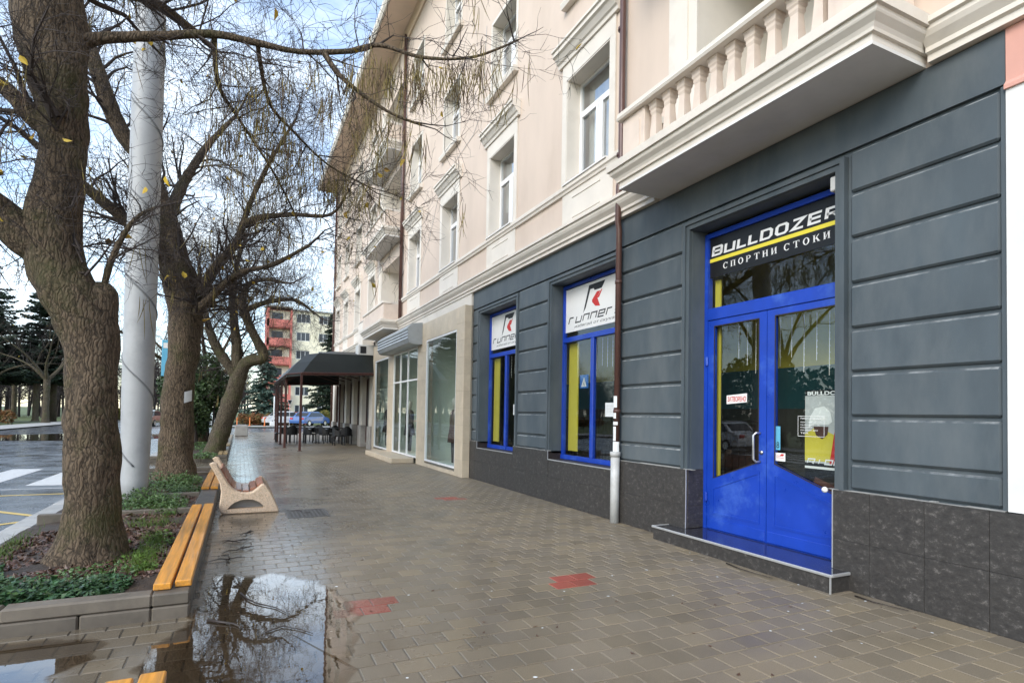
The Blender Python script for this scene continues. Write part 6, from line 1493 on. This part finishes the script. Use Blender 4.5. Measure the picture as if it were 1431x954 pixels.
def leaf_mass(name, boxes, mat, label, cat, n, size, seed, group=None, round_=True, stems=None):
    """dense leaf volume: boxes = ellipsoids (cx,cy,cz,rx,ry,rz)"""
    rng = np.random.default_rng(seed); t = empty(name, (boxes[0][0], boxes[0][1], 0)); tag(t, label, cat, group); O = np.array([boxes[0][0], boxes[0][1], 0]); C = []
    vol = np.array([b[3]*b[4]*b[5] for b in boxes]); vol = vol/vol.sum()
    for b, v in zip(boxes, vol):
        k = int(n*v)+1; d = rand_dirs(k, rng); rad = rng.uniform(.55, 1.0, (k, 1))**.7
        q = np.array(b[:3]) + d*rad*np.array(b[3:6])
        q += np.array([[mnoise.noise(Vector(p)*1.1)*.22, mnoise.noise(Vector(p)*1.1+Vector((5, 0, 0)))*.22, mnoise.noise(Vector(p)*1.3+Vector((0, 9, 0)))*.2] for p in q]); q[:, 2] = np.maximum(q[:, 2], .03); C.append(q)
    C = np.concatenate(C); k = len(C); s = rng.uniform(*size, (k, 1)); U = rand_dirs(k, rng)*s; W = np.cross(U, rand_dirs(k, rng)); W = W/(np.linalg.norm(W, axis=1, keepdims=True)+1e-9)*s*.7
    V, F = cards(C, U, W); tag(link('foliage', mesh_np('foliage', V-O, F, MAT[mat]), t), kind='stuff')
    if stems:
        m = MB(); rr = random.Random(seed)
        for b in boxes:
            for _ in range(stems): x = b[0]+rr.uniform(-.5, .5)*b[3]; y = b[1]+rr.uniform(-.5, .5)*b[4]; m.tube([(x-O[0], y-O[1], -.15), (x-O[0]+rr.uniform(-.1, .1), y-O[1], b[2]*.6), (x-O[0]+rr.uniform(-.3, .3), y-O[1], b[2])], [.04, .03, .012], 5)
        tag(m.build('stems', MAT['twig'], t), kind='stuff')
    return t
def hedge_boxes(x0, x1, y, h, d, step=.8): return [(x, y, h*.5, step*.8, d, h*.52) for x in np.arange(x0, x1, step)]
leaf_mass('evergreen_shrub', [(-2.6+.6, 26.0, 2.1, .9, .9, 1.5), (-1.7, 25.4, 1.6, .75, .8, 1.2), (-1.2, 25.6, 2.6, .7, .8, 1.1), (-.6, 25.8, 2.0, .6, .7, 1.0)], 'shrub', 'dark evergreen shrub behind the leaning tree', 'shrub', 11000, (.04, .085), 41, stems=3)
leaf_mass('hedge', hedge_boxes(.4, 5.6, 65, 1.25, .55), 'hedge_o', 'rusty autumn hedge beyond the crossing below the left spruce', 'hedge', 7000, (.05, .10), 42, 'clipped hedges', stems=3)
leaf_mass('hedge', hedge_boxes(8.2, 12.5, 63.5, 1.7, .6), 'hedge_y', 'yellow green hedge right of the blue car', 'hedge', 6000, (.05, .10), 43, 'clipped hedges', stems=3)
leaf_mass('hedge', hedge_boxes(-34, -18.6, 66, 1.2, .6), 'hedge_o', 'rusty brown hedge behind the green park bench', 'hedge', 9000, (.06, .12), 44, 'clipped hedges', stems=2)
leaf_mass('round_shrub', [(-24.5, 72, 1.7, 2.2, 1.6, 1.6)], 'shrub', 'rounded green shrub behind the park hedge', 'shrub', 5000, (.07, .13), 45, stems=4)
leaf_mass('hedge', hedge_boxes(-18.0, -10.5, 84, 1.5, .7, 1.0), 'hedge_y', 'yellowish hedge at the far end of the road behind the front tree', 'hedge', 6000, (.07, .13), 46, 'clipped hedges', stems=2)

def spruce(name, x, y, h, r, label, seed, mat='needle', bare=.08, layers=None, group='conifers', droop=.35):
    rng = np.random.default_rng(seed); t = empty(name, (x, y, -.15)); tag(t, label, 'tree', group)
    m = MB(); m.tube([(0, 0, 0), (0, 0, h*.5), (0, 0, h*.99)], [h*.022, h*.014, .01], 8); m.build('trunk', MAT['bark2'], t, True)
    C = []; U = []; W = []; br = []
    nl = layers or int(h*3.2)
    for i in range(nl):
        z = h*(bare+(1-bare)*i/nl)+rng.uniform(-.1, .1); rr = r*(1-(z/h-bare)/(1-bare))**.85+.12; k = rng.integers(6, 10)
        for q in range(k):
            a = rng.uniform(0, 2*math.pi); L = rr*rng.uniform(.6, 1.12); d = np.array([math.cos(a), math.sin(a), 0]); s = np.array([-math.sin(a), math.cos(a), 0])
            n = max(4, int(L*9)); tt = np.linspace(.12, 1, n)
            pts = d[None]*L*tt[:, None] + np.array([0, 0, 1])[None]*(z - droop*L*tt**1.3 + .14*L*tt**3)[:, None]
            br.append((np.array([[0, 0, z], pts[n//2], pts[-1]]), np.array([.03, .02, .006])))
            for side in (-1, 0, 1):
                w = (.36*L*(1.05-tt)+.06)
                off = s[None]*side*w[:, None]*.55 + rng.normal(size=(n, 3))*.05; C.append(pts+off - np.array([0, 0, .05*abs(side)]))
                u = (d*.7 + s*side*.7)[None] + rng.normal(size=(n, 3))*.25; u[:, 2] -= .2; U.append(u/np.linalg.norm(u, axis=1, keepdims=True)*rng.uniform(.14, .30, (n, 1))); ww = np.cross(U[-1], rng.normal(size=(n, 3))*.6+np.array([0, 0, 1])); W.append(ww/np.linalg.norm(ww, axis=1, keepdims=True)*rng.uniform(.05, .11, (n, 1)))
    V, F = cards(np.concatenate(C), np.concatenate(U), np.concatenate(W)); tag(link('needle_crown', mesh_np('needle_crown', V, F, MAT[mat]), t), kind='stuff')
    V, F = tubes(br, 3); tag(link('boughs', mesh_np('boughs', V, F, MAT['twig']), t), kind='stuff')
    return t
spruce('spruce_tree', 2.5, 70, 8.6, 3.0, 'blue green spruce left of the terrace posts, before the red flats', 51)
spruce('spruce_tree', 9.3, 67, 13.0, 3.3, 'tall dark spruce between the flats and the pink building corner', 52, 'needle_d', bare=.1)
spruce('spruce_tree', 12.6, 72, 10.5, 3.2, 'spruce behind the pink building corner', 53)
spruce('cedar_tree', -24.5, 74, 19, 7.0, 'broad dark conifer in the park at the left edge', 54, 'needle_d', bare=.22, droop=.12)
spruce('cedar_tree', -18.2, 77, 17, 6.0, 'dark conifer in the park behind the front trunk', 55, 'needle_d', bare=.25, droop=.12)
PSPEC = [(1.9, (.8, 1.7), .2, .05), (2.8, (.4, 1.0), .24, .03), (0, (0, 0), .3, 0)]
for i, (x, y, h, lab) in enumerate(((-21.5, 70, 11, 'bare park tree with a pale trunk behind the green bench'), (-18.9, 74, 12, 'bare park tree just left of the front trunk'), (-30.5, 74, 11, 'bare park tree at the far left edge'), (-15.5, 90, 13, 'bare park tree beyond the far end of the road'), (-24, 86, 13, 'bare tree deep in the park behind the conifers'), (-16.6, 68, 12, 'bare park tree by the kerb across the road, close to the front trunk'))):
    simple_tree('park_tree', x, y, h, 61+i, lab, 'bare trees in the park', dens=2.4, r=.24, pods=0, leaves=10, mat='bark2', spec=PSPEC, spread=2.2, ln=(1.2, 2.8))
# trees across the road that only the shop windows mirror
for i, (x, y, h, lab) in enumerate(((-19.5, 14, 13, 'bare park tree across the road, nearest of three mirrored in the shop windows'), (-18.5, 24, 13, 'bare park tree across the road, middle of three mirrored in the shop windows'), (-20, 36, 14, 'bare park tree across the road, farthest of three mirrored in the shop windows'))):
    simple_tree('park_tree', x, y, h, 71+i, lab, 'bare trees in the park', dens=2.4, r=.3, pods=0, leaves=10, mat='bark2', spec=PSPEC, spread=2.6, ln=(1.4, 3.0))
leaf_mass('evergreen_shrub', [(-20, 10, 2.2, 2.4, 3.0, 2.4), (-20.5, 16, 2.6, 2.4, 3.2, 2.8), (-20, 22, 2.2, 2.2, 3.0, 2.4), (-21, 28, 3.0, 2.6, 3.4, 3.0)], 'shrub', 'long dark evergreen shrubbery across the road, mirrored in the shop windows', 'shrub', 9000, (.12, .22), 47, stems=3)

# the wood closing the park, too deep to count
rngw = np.random.default_rng(90); polys = []; tw = []
for k in range(230):
    x = rngw.uniform(-95, 2); y = rngw.uniform(100, 150) if x > -38 else rngw.uniform(84, 140); h = rngw.uniform(8, 14); b0 = np.array([x, y, -.2]); ln = rngw.normal(size=2)*.6
    polys.append((np.array([b0, b0+[ln[0]*.4, ln[1]*.4, h*.4], b0+[ln[0], ln[1], h*.8]]), np.array([.22, .16, .05])))
    for q in range(26):
        z = h*rngw.uniform(.2, .8); a = rngw.uniform(0, 6.28); L = rngw.uniform(1.2, 3.2); st = b0+np.array([ln[0]*z/h, ln[1]*z/h, z]); d = np.array([math.cos(a), math.sin(a), rngw.uniform(.2, 1.0)]); mid = st+d*L*.5+rngw.normal(size=3)*.2; en = st+d*L+rngw.normal(size=3)*.4
        tw.append((np.array([st, mid, en]), np.array([.06, .04, .012])))
        for w_ in range(5): s0 = st+(en-st)*rngw.uniform(.2, 1); tw.append((np.array([s0, s0+rngw.normal(size=3)*.35, s0+rngw.normal(size=3)*.8+[0, 0, .3]]), np.array([.028, .02, .008])))
V, F = tubes(polys+tw, 3); tag(link('far_wood', mesh_np('far_wood', V, F, MAT['twig'])), 'mass of bare trees closing the park in the distance', 'wood', kind='stuff')

# green park bench and globe lamp
pb = empty('park_bench', (-24.3, 67.0, -.15), .15); tag(pb, 'green slatted park bench at the left edge', 'bench')
for k in range(3): m = MB(); m.cbox(-1.1, 1.1, -.25+k*.17, -.11+k*.17, .44, .48, .01); m.build('seat_slat', MAT['benchgreen'], pb)
for k in range(3): m = MB(); m.cbox(-1.1, 1.1, .27, .31, .55+k*.14, .66+k*.14, .01); m.build('back_slat', MAT['benchgreen'], pb)
for s in (-1, 1): m = MB(); m.prism_x([(-.28,0),(-.18,0),(-.14,.42),(.24,.42),(.30,0),(.40,0),(.34,.95),(.26,.95),(.24,.5),(-.26,.5)], s*.98-.06, s*.98+.06); m.build('concrete_end', MAT['concrete'], pb)
gl = empty('globe_lamp', (-26.2, 68.6, -.15)); tag(gl, 'short park lamp with a white globe above the green bench', 'street lamp')
m = MB(); m.tube([(0, 0, 0), (0, 0, 2.85)], [.06, .045], 10); m.build('post', MAT['white'], gl, True)
m = MB(); m.lathe([(.06, 2.82), (.18, 2.9), (.23, 3.04), (.18, 3.18), (.02, 3.25)], 0, 0, 14); m.build('globe', MAT['white'], gl, True)
sp = empty('sign_post', (3.05, 61.0, 0)); tag(sp, 'white sign post standing at the crossing before the left spruce', 'sign post')
m = MB(); m.tube([(0, 0, 0), (0, 0, 2.9)], .055, 10); m.build('post', MAT['white'], sp, True)
m = MB(); m.cbox(-.35, .35, -.25, .25, 0, .45, .04); m.build('base', MAT['white'], sp)
m = MB(); m.add([(1.25, 0, 2.55), (1.65, 0, 2.55), (1.45, 0, 2.1)], [(0, 1, 2)]); m.prism_y([(1.2, 2.58), (1.7, 2.58), (1.45, 2.05)], .0, .03); m.tube([(1.45, .04, 0), (1.45, .04, 2.5)], .03, 8); m.build('give_way_plate', MAT['greypipe'], sp)
for i, (x, y, lab) in enumerate(((.9, 60.3, 'orange bollard nearest the left hedge end'), (2.2, 60.1, 'orange bollard before the rusty hedge'), (-.2, 60.4, 'orange bollard beside the tree row end'))):
    m = MB(); m.lathe([(.14, 0), (.14, .04), (.05, .06), (.05, .75), (.06, .78), (.02, .82)], 0, 0, 10); o = m.build('bollard', MAT['orange'], None, True); o.location = (x, y, 0); tag(o, lab, 'bollard', 'orange bollards at the crossing')
m = MB(); m.cbox(-3.2, 3.2, -.15, .15, 0, .55, .02); o = m.build('low_wall', MAT['aptred']); o.location = (4.5, 72.5, -.15); o.rotation_euler[2] = .1; o.scale = (1, 1, 2.8); tag(o, 'low red wall behind the hedge and the left spruce', 'wall')

ap = empty('apartment_block', (9, 95, -.15)); tag(ap, 'cream block of flats with a red balcony bay beyond the spruces', 'building')
m = MB()
hl = []
wx = [(7.7, 9.7), (11.0, 13.0), (15.0, 17.0), (18.5, 20.5)]
for k in range(6):
    z = 1.2 + k*2.85
    for a, b in wx: hl.append((a-9, b-9, z, z+1.35))
mb2 = MB(); wall_holes(mb2, 0, -2.0, 14, 0, 17.2, hl, .15)
m.v = [(y, x, z) for x, y, z in mb2.v]; m.f = [f[::-1] for f in mb2.f]; m.mi = mb2.mi
m.box(-2.0, 14, .16, 10, 0, 17.1); m.build('wall', MAT['aptcream'], ap)
m = MB(); m.box(-2.1, 14.1, -.25, 10.2, 17.21, 17.45); m.build('roof', MAT['concrete'], ap)
for a, b, z0, z1 in hl:
    w = MB(); w.box(a, b, .10, .13, z0, z1); wo = w.build('window', MAT['aptglass'], ap)
    f = MB()
    for t in (0, .333, .667, 1): x = a+(b-a-.07)*t; f.box(x, x+.07, .06, .099, z0, z1)
    f.box(a+.071, b-.071, .06, .099, z0, z0+.07); f.box(a+.071, b-.071, .06, .099, z1-.07, z1); f.build('window_frame', MAT['white'], wo)
for k in range(6):                                                        # red balcony bay
    z = .2 + k*2.85; by = MB(); by.box(-5.6, -2.02, -.9, -.78, z, z+1.15); by.box(-5.6, -5.48, -.777, 0, z, z+1.15); by.box(-2.14, -2.02, -.777, 0, z, z+1.15); by.box(-5.6, -2.02, -.777, .3, z-.15, z-.002); by.build('balcony', MAT['aptred'], ap)
    g = MB(); g.box(-4.9, -3.3, .28, .3, z+1.0, z+2.3); g.build('window', MAT['aptglass'], ap)
m = MB(); m.box(-5.6, -5.3, -.9, 8, 0, 17.2); m.box(-2.3, -2.003, -.92, -.5, 0, 17.2); m.box(-5.3, -2.3, .31, 8, 0, 17.2); m.build('bay_wall', MAT['aptred'], ap)
m = MB(); m.box(-5.299, -2.301, .295, .309, .1, 17.1); m.build('bay_back', MAT['aptcream'], ap)
m = MB(); m.box(-5.7, -1.9, -1.0, 8.2, 17.46, 17.7); m.build('bay_roof', MAT['concrete'], ap)
